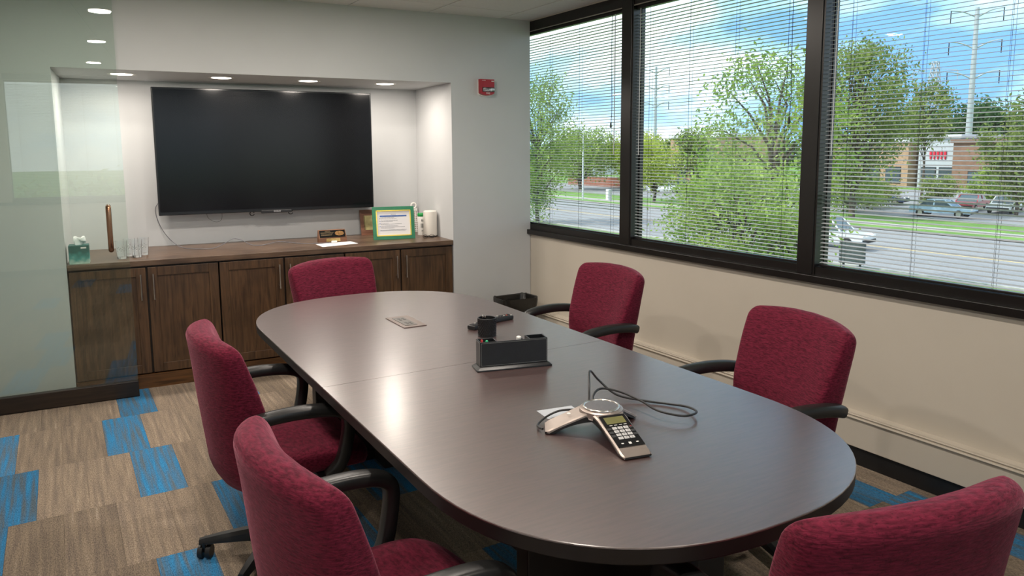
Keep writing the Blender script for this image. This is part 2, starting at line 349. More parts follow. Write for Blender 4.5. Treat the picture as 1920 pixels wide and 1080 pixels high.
def blind(label, loc, rz, y0, y1, cord_y=None, wand_y=None, bent=(), zt=2.465, zb=.948, drop=1.8, tilt=4):
    """blind along local Y from y0 to y1 (y1<y0), local X = outwards"""
    L = y0-y1; b = thing('window_blind', label, 'blind', loc, rz, 'horizontal slat window blinds')
    MB().box(-.018, .018, y1, y0, zt, zt+.028, bev=.002).build('head_rail', M_frame, b)
    MB().box(-.012, .012, y1, y0, zb, zb+.012, bev=.002).build('bottom_rail', M_frame, b)
    me = slat_mesh(L); me.materials.append(M_slat); n = int((zt-zb-.02)/.0203)
    rg = random.Random(int(L*1000)+int(loc[1]*100))
    for i in range(n):
        z = zb+.022+i*.0203
        obj('slat', me, None, b, (0, (y0+y1)/2, z+rg.uniform(-.0006, .0006)), (0, R(20) if i in bent else R(tilt+rg.uniform(-1.5, 1.5)), R(rg.uniform(-.06, .06))))
    k = max(2, round(L/.36))
    for i in range(k):
        yy = y1+L*(i+.35)/(k-.3)
        m = MB()
        for dx in (-.0135, .0135): m.tube([(dx, yy, zb+.01), (dx, yy, zt)], .0007, 4)
        m.tube([(0, yy+.012, zb+.01), (0, yy+.012, zt)], .0006, 4)
        m.build('ladder_cord', M_cord, b)
    if cord_y is not None:
        c = MB().tube(smoothpath([(-.022, cord_y, zt), (-.024, cord_y+.004, zt-.3), (-.022, cord_y-.004, drop+.12), (-.023, cord_y+.003, drop)], 5), .0017, 6).build('pull_cord', M_cord, b)
        MB().lathe([(.002, .0), (.005, -.006), (.0075, -.034), (.004, -.038)], 10, (-.023, cord_y+.003, drop)).build('tassel', M_black, c, 40)
    if wand_y is not None:
        MB().tube([(-.024, wand_y, zt), (-.026, wand_y, zt-.95)], .003, 6).build('tilt_wand', M_wand, b)
    return b
def window(name, label, y0, y1, side, M):
    """window from y0 to y1 along the wall, built in local frame (X outwards), M = placement"""
    t = thing(name, label, 'window', M.to_translation(), M.to_euler().z, kind='structure')
    f = MB().box(.0, .09, y1, y0, SILL, .946).box(.0, .09, y1, y0, HEAD, H-.006).box(.060, .09, y1, y1+.008, .946, HEAD).box(.060, .09, y0-.008, y0, .946, HEAD)
    f.build('frame', M_frame, t)
    MB().box(-.003, .0, y1, y0, HEAD-.004, HEAD+.003).build('bead', M_chrome, t)
    MB().box(.072, .078, y1+.008, y0-.008, .946, HEAD).build('pane', M_pane, t)
    return t
ident = Matrix.Identity(4)
side = [(.30, -1.147), (-1.26, -2.6), (-2.705, -4.04), (-4.15, -5.49)]
wl_ = ['window nearest the corner by the television wall', 'middle window left of the dark post', 'window on the right looking onto the power pole', 'window beyond the right edge of view']
for i, (a, b_) in enumerate(side): window('window_%d' % (i+1), 'dark bronze framed '+wl_[i], a, b_, 0, ident)
Mr = Matrix.Translation((0, YR, 0)) @ Matrix.Rotation(R(-90), 4, 'Z')
rear = [(-.25, -1.7), (-1.8, -3.2), (-3.3, -4.7)]
rl = ['rear window nearest the window wall', 'middle rear window behind the camera', 'rear window nearest the left wall']
for i, (a, b_) in enumerate(rear): window('window_%d' % (i+5), 'dark framed '+rl[i], a, b_, 1, Mr)
mu = MB()
posts = [(-1.147, -1.26), (-2.6, -2.705), (-4.04, -4.15), (-5.49, -6.3)]
for i, (a, b_) in enumerate(posts):
    m = MB().box(-.004, .13, b_+.004, a-.004, SILL, H-.006) if i == 3 else MB().box(-.012, .09, b_+.012, a-.0, SILL, H-.006, bev=.003).box(-.006, .05, b_, b_+.012, SILL, H-.006)
    o = m.build('trim_%d' % (i+1), M_frame if i < 3 else M_wallw)
    tag(o, ['dark bronze post between corner window and middle window', 'thick dark bronze post between middle and right windows', 'dark post beyond the right edge of view', 'wall pier at the far rear corner'][i], 'post', kind='structure')
m = MB()
for a, b_ in [(XL, -4.7), (-4.7+.0, -4.7+.001)][:1]: m.box(a, b_, YR-.13, YR, SILL, H-.006)
o = m.build('trim_5', M_wallw); tag(o, 'wall pier beside the rear windows', 'pier', kind='structure')
for i, (a, b_) in enumerate([(-3.3, -3.2), (-1.8, -1.7), (-.25, 0)]):
    o = MB().box(a, b_, YR-.13, YR+.008, SILL, H-.006).build('trim_%d' % (6+i), M_frame)
    tag(o, ['dark post between rear windows on the left', 'dark post between rear windows on the right', 'dark corner post of the rear windows'][i], 'post', kind='structure')
o = MB().box(-.035, .13, YR, .07, .867, SILL, bev=.003).build('trim_9', M_frame); tag(o, 'dark bronze window sill ledge running under the windows', 'sill', kind='structure')
o = MB().box(XL, -.04, YR-.13, YR+.035, .867, SILL, bev=.003).build('trim_10', M_frame); tag(o, 'dark window sill behind the camera', 'sill', kind='structure')
blind('grey slat blind in the corner window beside the television wall', (.036, 0, 0), 0, .27, -1.142, cord_y=-1.015, wand_y=-1.05, bent=(8, 9), drop=1.74)
blind('grey slat blind in the middle window with long tassel cord', (.036, 0, 0), 0, -1.266, -2.592, cord_y=-2.50, wand_y=-1.31, drop=1.72, tilt=0)
blind('grey slat blind in the right window with three bent slats', (.036, 0, 0), 0, -2.712, -4.034, wand_y=-2.76, bent=(15, 16, 17), tilt=-7)
blind('grey slat blind past the right edge of view', (.036, 0, 0), 0, -4.156, -5.484)
for (a, b_), s_ in zip(rear, rl): blind('grey slat blind in '+s_, (0, YR-.045, 0), R(-90), a-.006, b_+.006)
# sliding glass door in front of the niche's left end
dg = thing('door_1', 'greenish sliding glass door with dark bottom rail and bronze pull', 'door', Bp(0, -.132, 0), BETA, kind='structure')
MB().box(-4.35, -2.951, -.006, .006, .095, H-.05).build('glass_panel', M_door_glass, dg)
MB().box(-4.35, -2.949, -.022, .022, .004, .104, bev=.003).build('bottom_rail', wood_mat('rail_stain', '#1d1611', '#33271e', '#17110d', 0, .4), dg)
MB().box(-5.1, -2.949, -.03, .03, H-.06, H-.001).build('top_rail', M_frame, dg)
hp = smoothpath([(-3.048, -.006, .965), (-3.048, -.035, .955), (-3.048, -.055, .975), (-3.048, -.058, 1.08), (-3.048, -.055, 1.20), (-3.048, -.035, 1.222), (-3.048, -.006, 1.212)], 6)
MB().tube(hp, .0155, 14).build('pull_handle', mat('bronze_metal', (.36, .20, .12), .25, 1.0, var=.1), dg, 60)
for z in (.965, 1.212): MB().tube([(-3.048, -.006, z), (-3.048, -.011, z)], .015, 14).build('handle_rose', MATS['bronze_metal'], dg, 40)
# recessed lights
M_lens = mat('light_lens', (.9, .88, .84), .5, emit=(1.0, .90, .76), estr=9.0)
def downlight(label, p, power, group, r=.066, rz=0):
    t = thing('recessed_light', label, 'ceiling light', p, rz, group)
    MB().lathe([(r, -.001), (r+.016, -.0035), (r+.022, -.001), (r+.022, .0)], 32, cap0=False, cap1=False).build('trim_ring', M_white, t, 40)
    MB().lathe([(r, -.0012), (r*.5, -.0022), (.001, -.0025)], 24, cap0=False).build('lens', M_lens, t, 60)
    l = bpy.data.lights.new('lamp', 'AREA'); l.shape = 'DISK'; l.size = r*1.9; l.energy = power; l.color = (1.0, .90, .80)
    o = bpy.data.objects.new('lamp', l); COL.objects.link(o); o.parent = t; o.location = (0, 0, -.006)
    return t
ords = ['leftmost niche downlight behind the glass door edge', 'second niche downlight above the television left half', 'third niche downlight above the television right half', 'rightmost niche downlight near the niche corner']
for i, x in enumerate([-2.921, -2.301, -1.70, -1.113]):
    downlight('round recessed '+ords[i], Bp(x, .31, NT), LAMP_NICHE, 'niche downlights', rz=BETA)
for i, (x, y) in enumerate([(-3.107, -1.03), (-3.288, -2.743), (-3.497, -4.63), (-1.75, -1.2), (-1.75, -2.8), (-1.75, -4.7)]):
    downlight('round recessed ceiling light in the '+('left' if x < -2.5 else 'right')+' row, '+['nearest the television wall', 'above mid table', 'nearest the rear windows'][i % 3], (x, y, H), LAMP_ROOM, 'ceiling downlights', r=.075)

# ------------------------------------------------------------------ cabinets and counter
CT = .8547
def cabinet(label, x0, x1):
    t = thing('base_cabinet', label, 'cabinet', Bp((x0+x1)/2, .02, 0), BETA, 'walnut base cabinets in the niche')
    h = (x1-x0)/2
    MB().box(-h+.003, h-.003, .012, .70, .1, .812).build('carcass', mat('carcass_dark', (.022, .014, .009), .6, var=.3), t)
    MB().box(-h, h, -.012, .02, 0, .093).build('toe_board', wood_mat('walnut_toe_'+str(round(x0, 1)), '#3d2813', '#6d4826', '#2c1c0d', 0, .42), t)
    for s_ in (-1, 1):
        a, b_ = (-h+.005, -.006) if s_ < 0 else (.006, h-.005)
        z0, z1 = .102, .806; st = .058
        d = MB().box(a, a+st, -.012, .010, z0, z1, bev=.002).box(b_-st, b_, -.012, .010, z0, z1, bev=.002).box(a+st, b_-st, -.0115, .010, z0, z0+st, bev=.002).box(a+st, b_-st, -.0115, .010, z1-st, z1, bev=.002).build('door', M_cab, t)
        MB().box(a+st-.002, b_-st+.002, -.003, .006, z0+st-.002, z1-st+.002).build('door_panel', M_cab, d)
        hx = (-.006-.031) if s_ < 0 else .006+.031
        MB().tube([(hx, -.040, .595), (hx, -.041, .68), (hx, -.040, .765)], [.0055, .0042, .0055], 8).tube([(hx, -.011, .615), (hx, -.040, .615)], .004, 8).tube([(hx, -.011, .745), (hx, -.040, .745)], .004, 8).build('handle', M_chrome, d, 40)
    return t
cabinet('stained two-door base cabinet at left, partly behind the glass door', -3.3, -2.417)
cabinet('stained two-door base cabinet in the middle, half hidden by a red chair', -2.417, -1.553)
cabinet('stained two-door base cabinet at the right end under the green frame', -1.553, -.694)
c = MB().box(NL+.002, NR-.002, .0, ND-.003, .818, CT, bev=.003).box(NL+.004, NR-.004, .03, ND-.004, .812, .818)
tag(c.build('countertop', M_top, rot=(0, 0, BETA)), 'long dark walnut countertop over the base cabinets', 'countertop')

# ------------------------------------------------------------------ television
tv = thing('television', 'large black flat-screen television mounted in the wall niche', 'television', Bp(-1.937, .65, 1.09), BETA)
TW, TH = .805, .925
MB().box(-TW, TW, -.02, .02, 0, TH, bev=.004).build('bezel', mat('tv_bezel', (.008, .008, .009), .25, var=.2), tv)
MB().box(-TW+.012, TW-.012, -.0225, -.019, .026, TH-.012).build('screen', mat('tv_screen', (.005, .005, .006), .16, spec=.28, var=.2, scale=2), tv)
MB().box(-.5, .5, .02, .045, .12, .72, bev=.004).box(-.25, .25, .045, .129, .25, .6).build('back_housing', M_black, tv)
MB().box(-.09, .14, -.024, .0, -.012, .012, bev=.004).build('sensor_bar', M_black, tv)
o = obj('logo_lettering', text_mesh('SONY', .021), mat('logo_grey', (.45, .45, .46), .4), tv, (.03, -.0245, .0), (R(90), 0, 0))
for x in (-.155, .135):
    MB().tube([(x+.016*cos(a), 0, -.012+.016*sin(a)) for a in [R(200+320*i/18-180) for i in range(19)]], .0035, 8).build('cable_loop', M_black, tv, 60)
MB().tube(smoothpath([(-.48, .02, .03), (-.47, .03, -.03), (-.42, .03, -.065), (-.375, .03, -.05), (-.37, .02, .03)], 6), .0012, 6).build('thin_wire', M_black, tv)
M_gcord = mat('grey_cord', (.16, .16, .18), .5, var=.1)
P = [Bp(-2.70, .735, 1.25), Bp(-2.735, .765, 1.18), Bp(-2.76, .765, 1.12), Bp(-2.73, .76, 1.0), Bp(-2.67, .72, .90), Bp(-2.60, .55, .8585), Bp(-2.48, .39, .8585), Bp(-2.40, .40, .86), Bp(-2.33, .42, .885), Bp(-2.27, .43, .915), Bp(-2.21, .43, .905), Bp(-2.15, .40, .868), Bp(-2.08, .40, .8585), Bp(-2.0, .43, .865), Bp(-1.94, .42, .876), Bp(-1.86, .38, .868), Bp(-1.76, .33, .8585), Bp(-1.62, .29, .8595), Bp(-1.58, .285, .8605)]
pc = thing('power_cord', 'thin grey cord hanging from the television and trailing over the countertop', 'cord', P[5])
off = Vector(P[5])
MB().tube([p-off for p in smoothpath(P, 7)], .0026, 8).build('cable', M_gcord, pc, 60)
MB().box(-.021, .021, -.008, .008, -.003, .013, bev=.003).build('plug', M_white, pc, loc=Bp(-1.558, .28, .8605)-off, rot=(0, 0, BETA-.1))

# ------------------------------------------------------------------ things on the counter
def on_counter(name, label, cat, x, y, rz=0, group=None): return thing(name, label, cat, Bp(x, y, CT), BETA+rz, group)
t = on_counter('tissue_box', 'teal tissue box with scalloped pattern and white tissue', 'tissue box', -3.232, .078)
def tissue_mat():
    m = bpy.data.materials.new('tissue_box_print'); m.use_nodes = True; n = m.node_tree; b = n.nodes['Principled BSDF']; b.inputs['Roughness'].default_value = .5
    tc = N(n, 'ShaderNodeTexCoord'); vo = N(n, 'ShaderNodeTexVoronoi'); vo.inputs['Scale'].default_value = 34
    sx = N(n, 'ShaderNodeSeparateXYZ'); n.links.new(tc.outputs['Object'], sx.inputs[0]); n.links.new(tc.outputs['Object'], vo.inputs['Vector'])
    mr = N(n, 'ShaderNodeMapRange'); mr.inputs['From Min'].default_value = .0; mr.inputs['From Max'].default_value = .118; n.links.new(sx.outputs['Z'], mr.inputs['Value'])
    ad = N(n, 'ShaderNodeMath', operation='ADD'); ml = N(n, 'ShaderNodeMath', operation='MULTIPLY'); ml.inputs[1].default_value = .35
    n.links.new(vo.outputs['Distance'], ml.inputs[0]); n.links.new(mr.outputs[0], ad.inputs[0]); n.links.new(ml.outputs[0], ad.inputs[1])
    rp = N(n, 'ShaderNodeValToRGB'); cr = rp.color_ramp; cr.elements[0].position = .15; cr.elements[0].color = (*rgb('#c4d6c8'), 1); cr.elements[1].position = .85; cr.elements[1].color = (*rgb('#0b5a55'), 1)
    e = cr.elements.new(.5); e.color = (*rgb('#3d938e'), 1)
    n.links.new(ad.outputs[0], rp.inputs['Fac']); n.links.new(rp.outputs['Color'], b.inputs['Base Color']); return m
MB().box(-.056, .056, -.056, .056, 0, .118, bev=.002).build('carton', tissue_mat(), t)
MB().box(.012, .042, -.0572, -.056, .098, .108).build('printed_badge', M_white, t)
rg = random.Random(3); loops = []
for i in range(9):
    z = .112+i*.0065; rr = .018+.012*sin(i/8*PI*.8)
    loops.append([(rr*cos(a)*(1+.35*sin(3*a+i*.4))+.006*i/8, rr*.8*sin(a)*(1+.35*sin(3*a+1+i*.5)), z+.010*sin(2*a+i)) for a in [2*PI*j/20 for j in range(20)]])
MB().loft(loops).build('tissue', mat('tissue_white', (.86, .86, .86), .9, var=.03), t, 70)
M_gl = mat('drinking_glass', (.97, .98, .98), .02, trans=1.0, var=.01)
glasses = [(-2.995, .165, 'clear drinking glass at front left of the four on the counter'), (-2.948, .285, 'clear drinking glass at rear left of the four on the counter'), (-2.905, .195, 'clear drinking glass at front right of the four on the counter'), (-2.862, .30, 'clear drinking glass at rear right of the four on the counter')]
gm = MB().lathe([(.0, .0), (.026, .0), (.028, .004), (.036, .12), (.0345, .12), (.0265, .016), (.0, .014)], 24, cap0=False, cap1=False).mesh('tumbler', 50); gm.materials.append(M_gl)
em = MB().lathe([(.0312, .050), (.0335, .078), (.0339, .078), (.0316, .050)], 12, cap0=False, cap1=False)
em = MB()
for k in range(5):
    a0 = R(-130+k*18)
    for q in range(2):
        a = a0+q*.1; z = .052+.008*((k*3+q*2) % 4); em.quad(*[((.0305+.0672*(z_-.0))*0+(.0284+.0667*(z_))*1.012*cos(a_), (.0284+.0667*z_)*1.012*sin(a_), z_) for a_, z_ in ((a, z), (a+.09, z), (a+.09, z+.006), (a, z+.006))])
emm = em.mesh('printed_mark'); emm.materials.append(mat('print_green', (.05, .09, .05), .5, var=.5, scale=60))
for x, y, l in glasses:
    t = on_counter('drinking_glass', l, 'glass', x, y, rz=rng.uniform(-.3, .3), group='four drinking glasses on the counter')
    obj('tumbler', gm, None, t); obj('printed_mark', emm, None, t)
# award plaque
t = on_counter('award_plaque', 'small wooden desk award with black face and gold oval', 'award', -1.551, .365, .045)
MB().loft([[(-.108, -.022, 0), (.108, -.022, 0), (.108, .03, 0), (-.108, .03, 0)], [(-.108, -.018, .036), (.108, -.018, .036), (.108, .03, .036), (-.108, .03, .036)], [(-.104, .012, .094), (.104, .012, .094), (.104, .030, .094), (-.104, .030, .094)]]).build('wood_block', wood_mat('award_wood', '#6b4630', '#8d6245', '#5a3824', 0, .4), t)
Ma = Matrix.Translation((0, -.0195, .037)) @ Matrix.Rotation(R(-27.3), 4, 'X')
MB().box(-.100, .100, -.0015, .001, .002, .060, M=Ma, bev=.0008).build('black_plate', mat('award_black', (.006, .006, .006), .2), t)
ov = [(.055+.036*cos(2*PI*i/28), -.0024, .032+.019*sin(2*PI*i/28)) for i in range(28)]
MB().loft([[Ma @ Vector(p) for p in ov], [Ma @ Vector((x, -.0010, z)) for x, y, z in ov]]).build('gold_oval', mat('gold_print', (.55, .30, .12), .35, .8, var=.5, scale=90), t)
m = MB()
for z, a, b_ in ((.048, -.055, -.01), (.038, -.09, .01), (.028, -.088, .008), (.018, -.09, .0)):
    xx = a
    while xx < b_-.006: m.box(xx, xx+.006, -.0022, -.0012, z, z+.0045, M=Ma); xx += .0085
m.build('plate_lettering', mat('dull_gold', (.16, .11, .05), .5), t)
MB().box(-.052, .056, -.0228, -.0205, .006, .030).build('brass_plate', mat('brass', (.72, .52, .2), .3, .7, var=.25, scale=60), t)
p = [Bp(-1.70, .275, CT+.0006), Bp(-1.692, .085, CT+.0006), Bp(-1.405, .165, CT+.0006), Bp(-1.42, .325, CT+.0006)]
cpt = sum(p, Vector())/4; l0 = [q-cpt for q in p]
tag(MB().loft([[tuple(q) for q in l0], [(q.x, q.y, q.z+.0008) for q in l0]]).build('paper_sheet', M_paper, loc=cpt), 'white printed sheet lying on the counter before the award', 'paper')
# wooden plaque leaning on the wall
def leaning(name, label, cat, x, y, wd, ht, tilt, rz, frame_w, mats, inner):
    t = on_counter(name, label, cat, x, y, rz)
    Ml = Matrix.Rotation(R(-tilt), 4, 'X')
    f = MB()
    f.box(-wd/2, wd/2, 0, .016, 0, frame_w, M=Ml, bev=.002).box(-wd/2, wd/2, 0, .016, ht-frame_w, ht, M=Ml, bev=.002).box(-wd/2, -wd/2+frame_w, 0, .016, frame_w-.003, ht-frame_w+.003, M=Ml, bev=.002).box(wd/2-frame_w, wd/2, 0, .016, frame_w-.003, ht-frame_w+.003, M=Ml, bev=.002)
    f.build('frame', mats[0], t)
    inner(t, Ml)
    return t
M_green = mat('green_frame', (.018, .20, .095), .35, var=.15, scale=30)
def cert(t, Ml):
    gw = .008; a, b_, c, d = -.166+.028, .166-.028, .028, .262-.028
    f = MB().box(a, b_, -.001, .008, c, c+gw, M=Ml).box(a, b_, -.001, .008, d-gw, d, M=Ml).box(a, a+gw, -.001, .008, c, d, M=Ml).box(b_-gw, b_, -.001, .008, c, d, M=Ml)
    f.build('gold_inner_rim', mat('gold_rim', (.80, .62, .12), .3, .6, var=.1), t)
    s_ = MB().box(a+.006, b_-.006, .006, .010, c+.006, d-.006, M=Ml).build('certificate', M_paper, t)
    MB().box(-.108, .105, .0048, .0062, .182, .193, M=Ml).build('blue_band', mat('print_blue', (.05, .14, .45), .6, var=.3, scale=60), s_)
    m = MB(); rg = random.Random(8)
    for z, b2 in ((.172, .0), (.164, .02), (.150, .03), (.143, -.01), (.130, -.04), (.122, .06), (.108, .03), (.099, .085), (.091, .0), (.076, .10), (.070, .09)):
        xx = -.10 if z > .08 else -.108
        while xx < b2: wv = rg.uniform(.004, .012); m.box(xx, min(xx+wv, b2+.003), .0052, .0062, z, z+.0026, M=Ml); xx += wv+.003
    m.build('printed_text', mat('print_grey', (.22, .23, .27), .7, var=.3, scale=50), s_)
    m = MB()
    for z in (.165, .145, .125, .102): m.box(-.112, -.104, .0050, .0062, z, z+.008, M=Ml)
    m.build('printed_icons', mat('print_pale_blue', (.35, .42, .60), .7), s_)
    MB().box(-.140, .140, .0105, .0145, .02, .24, M=Ml).build('backing', M_black, t)
    MB().box(-.02, .02, .0, .004, 0, .2, M=Matrix.Translation((0, .085, 0)) @ Matrix.Rotation(R(12), 4, 'X')).build('easel_leg', M_black, t)
leaning('framed_certificate', 'green picture frame with gold rim holding a printed certificate', 'picture frame', -1.075, .285, .332, .262, 11, -.16, .03, [M_green], cert)
def plaque(t, Ml):
    MB().box(-.09, .09, .002, .012, .035, .19, M=Ml).build('mat_board', MATS_w, t)
    MB().box(-.072, .06, .000, .004, .045, .165, M=Ml).build('brass_sheet', mat('plaque_brass', (.48, .42, .20), .4, .3, var=.2, scale=40), t)
MATS_w = wood_mat('plaque_wood', '#5a3a2a', '#7d5440', '#472c20', 0, .45)
leaning('wooden_plaque', 'brown wooden plaque half hidden behind the green frame', 'plaque', -1.13, .672, .20, .215, 13, .0, .04, [MATS_w], plaque)
# white slotted panel with ring
t = on_counter('slotted_panel', 'white plastic slotted strip with ring top leaning behind green frame', 'plastic strip', -.742, .715)
Ml = Matrix.Rotation(R(-8), 4, 'X')
f = MB()
for x0 in (-.030, -.008, .008, .024): f.box(x0, x0+.006, 0, .010, 0, .200, M=Ml)
for i in range(12): f.box(-.030, .030, .001, .009, .002+i*.0165, .009+i*.0165, M=Ml)
f.box(-.030, .030, 0, .010, .182, .205, M=Ml)
f.build('slotted_body', M_white, t)
MB().box(-.028, .028, .010, .013, .02, .18, M=Ml).build('brown_backing', mat('rust_brown', (.30, .10, .035), .7, var=.3, scale=50), t)
n = 24; f = MB(); ci = []
for k in range(n+1):
    a = 2*PI*k/n; ci.append(Ml @ Vector((.0+.022*cos(a), .005, .228+.022*sin(a))))
f.tube(ci, .0075, 8).build('ring', M_white, t, 60)
# wipes canister
t = on_counter('wipes_canister', 'white canister with green lid beside the white cylinder', 'canister', -.775, .475)
MB().lathe([(.0, .0), (.033, .0), (.034, .004), (.034, .150), (.032, .155), (.0, .156)], 24, cap0=False, cap1=False).build('body', M_white, t, 50)
MB().lathe([(.033, .155), (.0345, .157), (.0345, .176), (.030, .183), (.0, .184)], 24, cap0=False, cap1=False).build('lid', mat('lid_green', (.01, .30, .06), .4, var=.1), t, 50)
m = MB()
for z0, z1, aa in ((.112, .135, .0), (.06, .10, -.1), (.03, .045, .05)):
    for k in range(4):
        a = R(-115)+k*.22+aa; m.quad(*[(.0345*cos(a_), .0345*sin(a_), z_) for a_, z_ in ((a, z0), (a+.13, z0+.004), (a+.13, z1), (a, z1-.006))])
m.build('printed_label', mat('print_dark', (.06, .07, .07), .6, var=.3, scale=80), t)
# white cylinder
t = on_counter('white_cylinder', 'tall white cylindrical speaker at the right end of the counter', 'speaker', -.757, .325)
MB().lathe([(.0, .008), (.050, .008), (.055, .012), (.056, .02), (.056, .196), (.053, .208), (.045, .212), (.0, .212)], 36, cap0=False, cap1=False).build('housing', mat('cream_plastic', (.78, .74, .67), .5, var=.03), t, 40)
MB().lathe([(.0, .0), (.052, .0), (.052, .008), (.0, .008)], 36, cap0=False, cap1=False).build('base_ring', M_black, t, 40)
t = on_counter('eyeglasses', 'small pair of folded glasses lying before the white cylinder', 'glasses', -.815, .215, .1)
m = MB()
for dx in (-.03, .03):
    m.tube([(dx+.021*cos(a), .0+.004*sin(a), .016+.013*sin(a)) for a in [2*PI*i/16 for i in range(17)]], .0016, 6)
m.tube([(-.010, 0, .02), (0, 0, .023), (.010, 0, .02)], .0016, 6).tube([(-.052, .002, .02), (.03, .03, .004)], .0016, 6).tube([(.052, .002, .02), (-.03, .036, .004)], .0016, 6)
m.build('spectacle_frame', M_black, t, 60)
# fire alarm
t = thing('fire_alarm', 'red wall fire alarm strobe with white lettering', 'fire alarm', Bp(-.404, 0, 1.975), BETA)
def shield(w_, h_, y0, y1, dz=0, rr=.022):
    pl = [(-w_, h_), (w_, h_), (w_, rr)]+[(w_*cos(a), rr+(rr)*1.0*-sin(a)) for a in [PI*i/14 for i in range(1, 14)]]+[(-w_, rr)]
    return MB().loft([[(x, y0, z+dz) for x, z in pl], [(x*.97, y1, z*.985+dz+.001) for x, z in pl]])
shield(.064, .129, 0, -.010, -.008).build('back_plate', M_white, t, 40)
shield(.062, .124, -.010, -.042, 0).build('housing', mat('alarm_red', (.38, .018, .030), .35, var=.08), t, 40)
MB().box(-.038, .060, -.050, -.040, .030, .058, bev=.006).build('strobe_lens', mat('strobe_clear', (.75, .76, .78), .1, .4, var=.8, scale=70), t, 60)
MB().box(-.043, .061, -.0435, -.040, .026, .062, bev=.004).build('lens_surround', M_black, t)
obj('fire_lettering', text_mesh('FIRE', .019), M_white, t, (.006, -.0428, .0155), (R(90), 0, 0))
MB().box(-.045, -.015, -.0432, -.041, .112, .114).box(.035, .058, -.0432, -.041, .106, .112).build('small_print', M_white, t)
# waste bin in the corner
t = thing('waste_bin', 'black waste bin with liner in the corner by the windows', 'waste bin', (-.297, -.237, 0), 0)
def rrect(hx, hy, r, z, n=6, wob=0.0, ph=0):
    pts = []
    for cx, cy, a0 in ((hx-r, hy-r, 0), (-hx+r, hy-r, 90), (-hx+r, -hy+r, 180), (hx-r, -hy+r, 270)):
        for i in range(n+1):
            a = R(a0+90*i/n); pts.append((cx+r*cos(a), cy+r*sin(a), z+wob*sin(len(pts)*1.7+ph)))
    return pts
MB().loft([rrect(.118, .080, .03, 0), rrect(.146, .104, .035, .395), rrect(.141, .099, .033, .395), rrect(.113, .075, .03, .008)]).build('bin_body', M_black, t, 40)
MB().loft([rrect(.149, .107, .04, .33, wob=.012), rrect(.155, .113, .042, .388, wob=.004), rrect(.154, .112, .04, .410, wob=.003), rrect(.142, .100, .04, .406, wob=.004, ph=1), rrect(.122, .082, .04, .30, wob=.02, ph=2), rrect(.09, .06, .04, .18, wob=.02, ph=3)], cap0=False).build('liner', mat('liner_black', (.012, .011, .010), .28, var=.2, bump=.6, bscale=25), t, 50)

# ------------------------------------------------------------------ conference table
TT = .74
tb = thing('conference_table', 'long dark brown racetrack conference table in two halves', 'table', (-1.963, -2.60, 0), -.0148)
HW, HL, NE = .611, 1.52, 2.35
def end_curve(sgn, inset=0.0):
    a_, b_ = HW-inset, .62-inset; pts = []
    for i in range(41):
        a = PI*i/40; c_, s_ = cos(a), sin(a)
        x = a_*math.copysign(abs(c_)**(2/NE), c_); y = (HL-.62)+b_*abs(s_)**(2/NE)
        pts.append((x, y))
    return pts if sgn > 0 else [(-x, -y) for x, y in pts]
def half(sgn, z0, z1, inset=0, gap=.0008, bev=0):
    L_ = []
    for z, ins in ([(z0, inset), (z1, inset)] if not bev else [(z0, bev), (z0+bev, 0), (z1-bev, 0), (z1-bev*.3, bev*.3), (z1, bev)]):
        c_ = end_curve(sgn, ins); s0 = gap*sgn
        q = c_+[(c_[-1][0], s0-.045*0), (c_[0][0], s0)]
        L_.append([(x, y-.06*sgn*0-.06*(0), z) for x, y in q])
    return MB().loft(L_)
# the seam lies a little towards the near end
SEAM = -.06
for sgn in (1, -1):
    lo = []
    for z, ins in [(TT-.004, .0), (TT-.0015, .0005), (TT, .002)]:
        c_ = end_curve(sgn, ins); s0 = SEAM+.0009*sgn
        lo.append([(x, y, z) for x, y in c_+[(c_[-1][0], s0), (c_[0][0], s0)]])
    top = MB().loft(lo).build('tabletop_half', M_table, tb, 30)
    lo = []
    for z, ins in [(TT-.042, .006), (TT-.037, .001), (TT-.0041, .0)]:
        c_ = end_curve(sgn, ins); lo.append([(x, y, z) for x, y in c_+[(c_[-1][0], s0), (c_[0][0], s0)]])
    MB().loft(lo).build('edge_shade_band', M_tedge, top, 30)  # side of the top, its shade put in as a darker colour
MB().prism([(x*.72, y*.86) for x, y in end_curve(1)]+[(x*.72, y*.86) for x, y in end_curve(-1)], TT-.062, TT-.041).build('sub_top', M_tedge, tb, 40)
for yy in (.98, -.98):
    MB().box(-.36, .36, yy-.03, yy+.03, .0, TT-.065, bev=.004).box(-.08, .08, yy-.20, yy+.20, .0, TT-.065, bev=.004).box(-.39, .39, yy-.06, yy+.06, 0, .05, bev=.004).build('pedestal', M_tedge, tb)
MB().box(-.02, .02, -.78, .78, .12, TT-.065).build('spine_panel', M_tedge, tb)
# power unit let into the top
pw = MB().box(-.057, .057, -.118, .118, TT, TT+.004, bev=.001).build('power_unit', mat('power_lid', (.22, .17, .15), .35, .3, var=.1), tb, loc=(.02, .71, 0))
MB().box(-.036, .022, -.088, .088, TT+.004, TT+.0055).build('outlet_panel', mat('outlet_grey', (.14, .13, .12), .45, var=.1), pw)
m = MB()
for yy in (-.06, -.035, .03, .055): m.box(-.020, -.008, yy-.006, yy+.006, TT+.0055, TT+.0062).box(.0, .012, yy-.006, yy+.006, TT+.0055, TT+.0062)
m.build('sockets', M_black, pw)

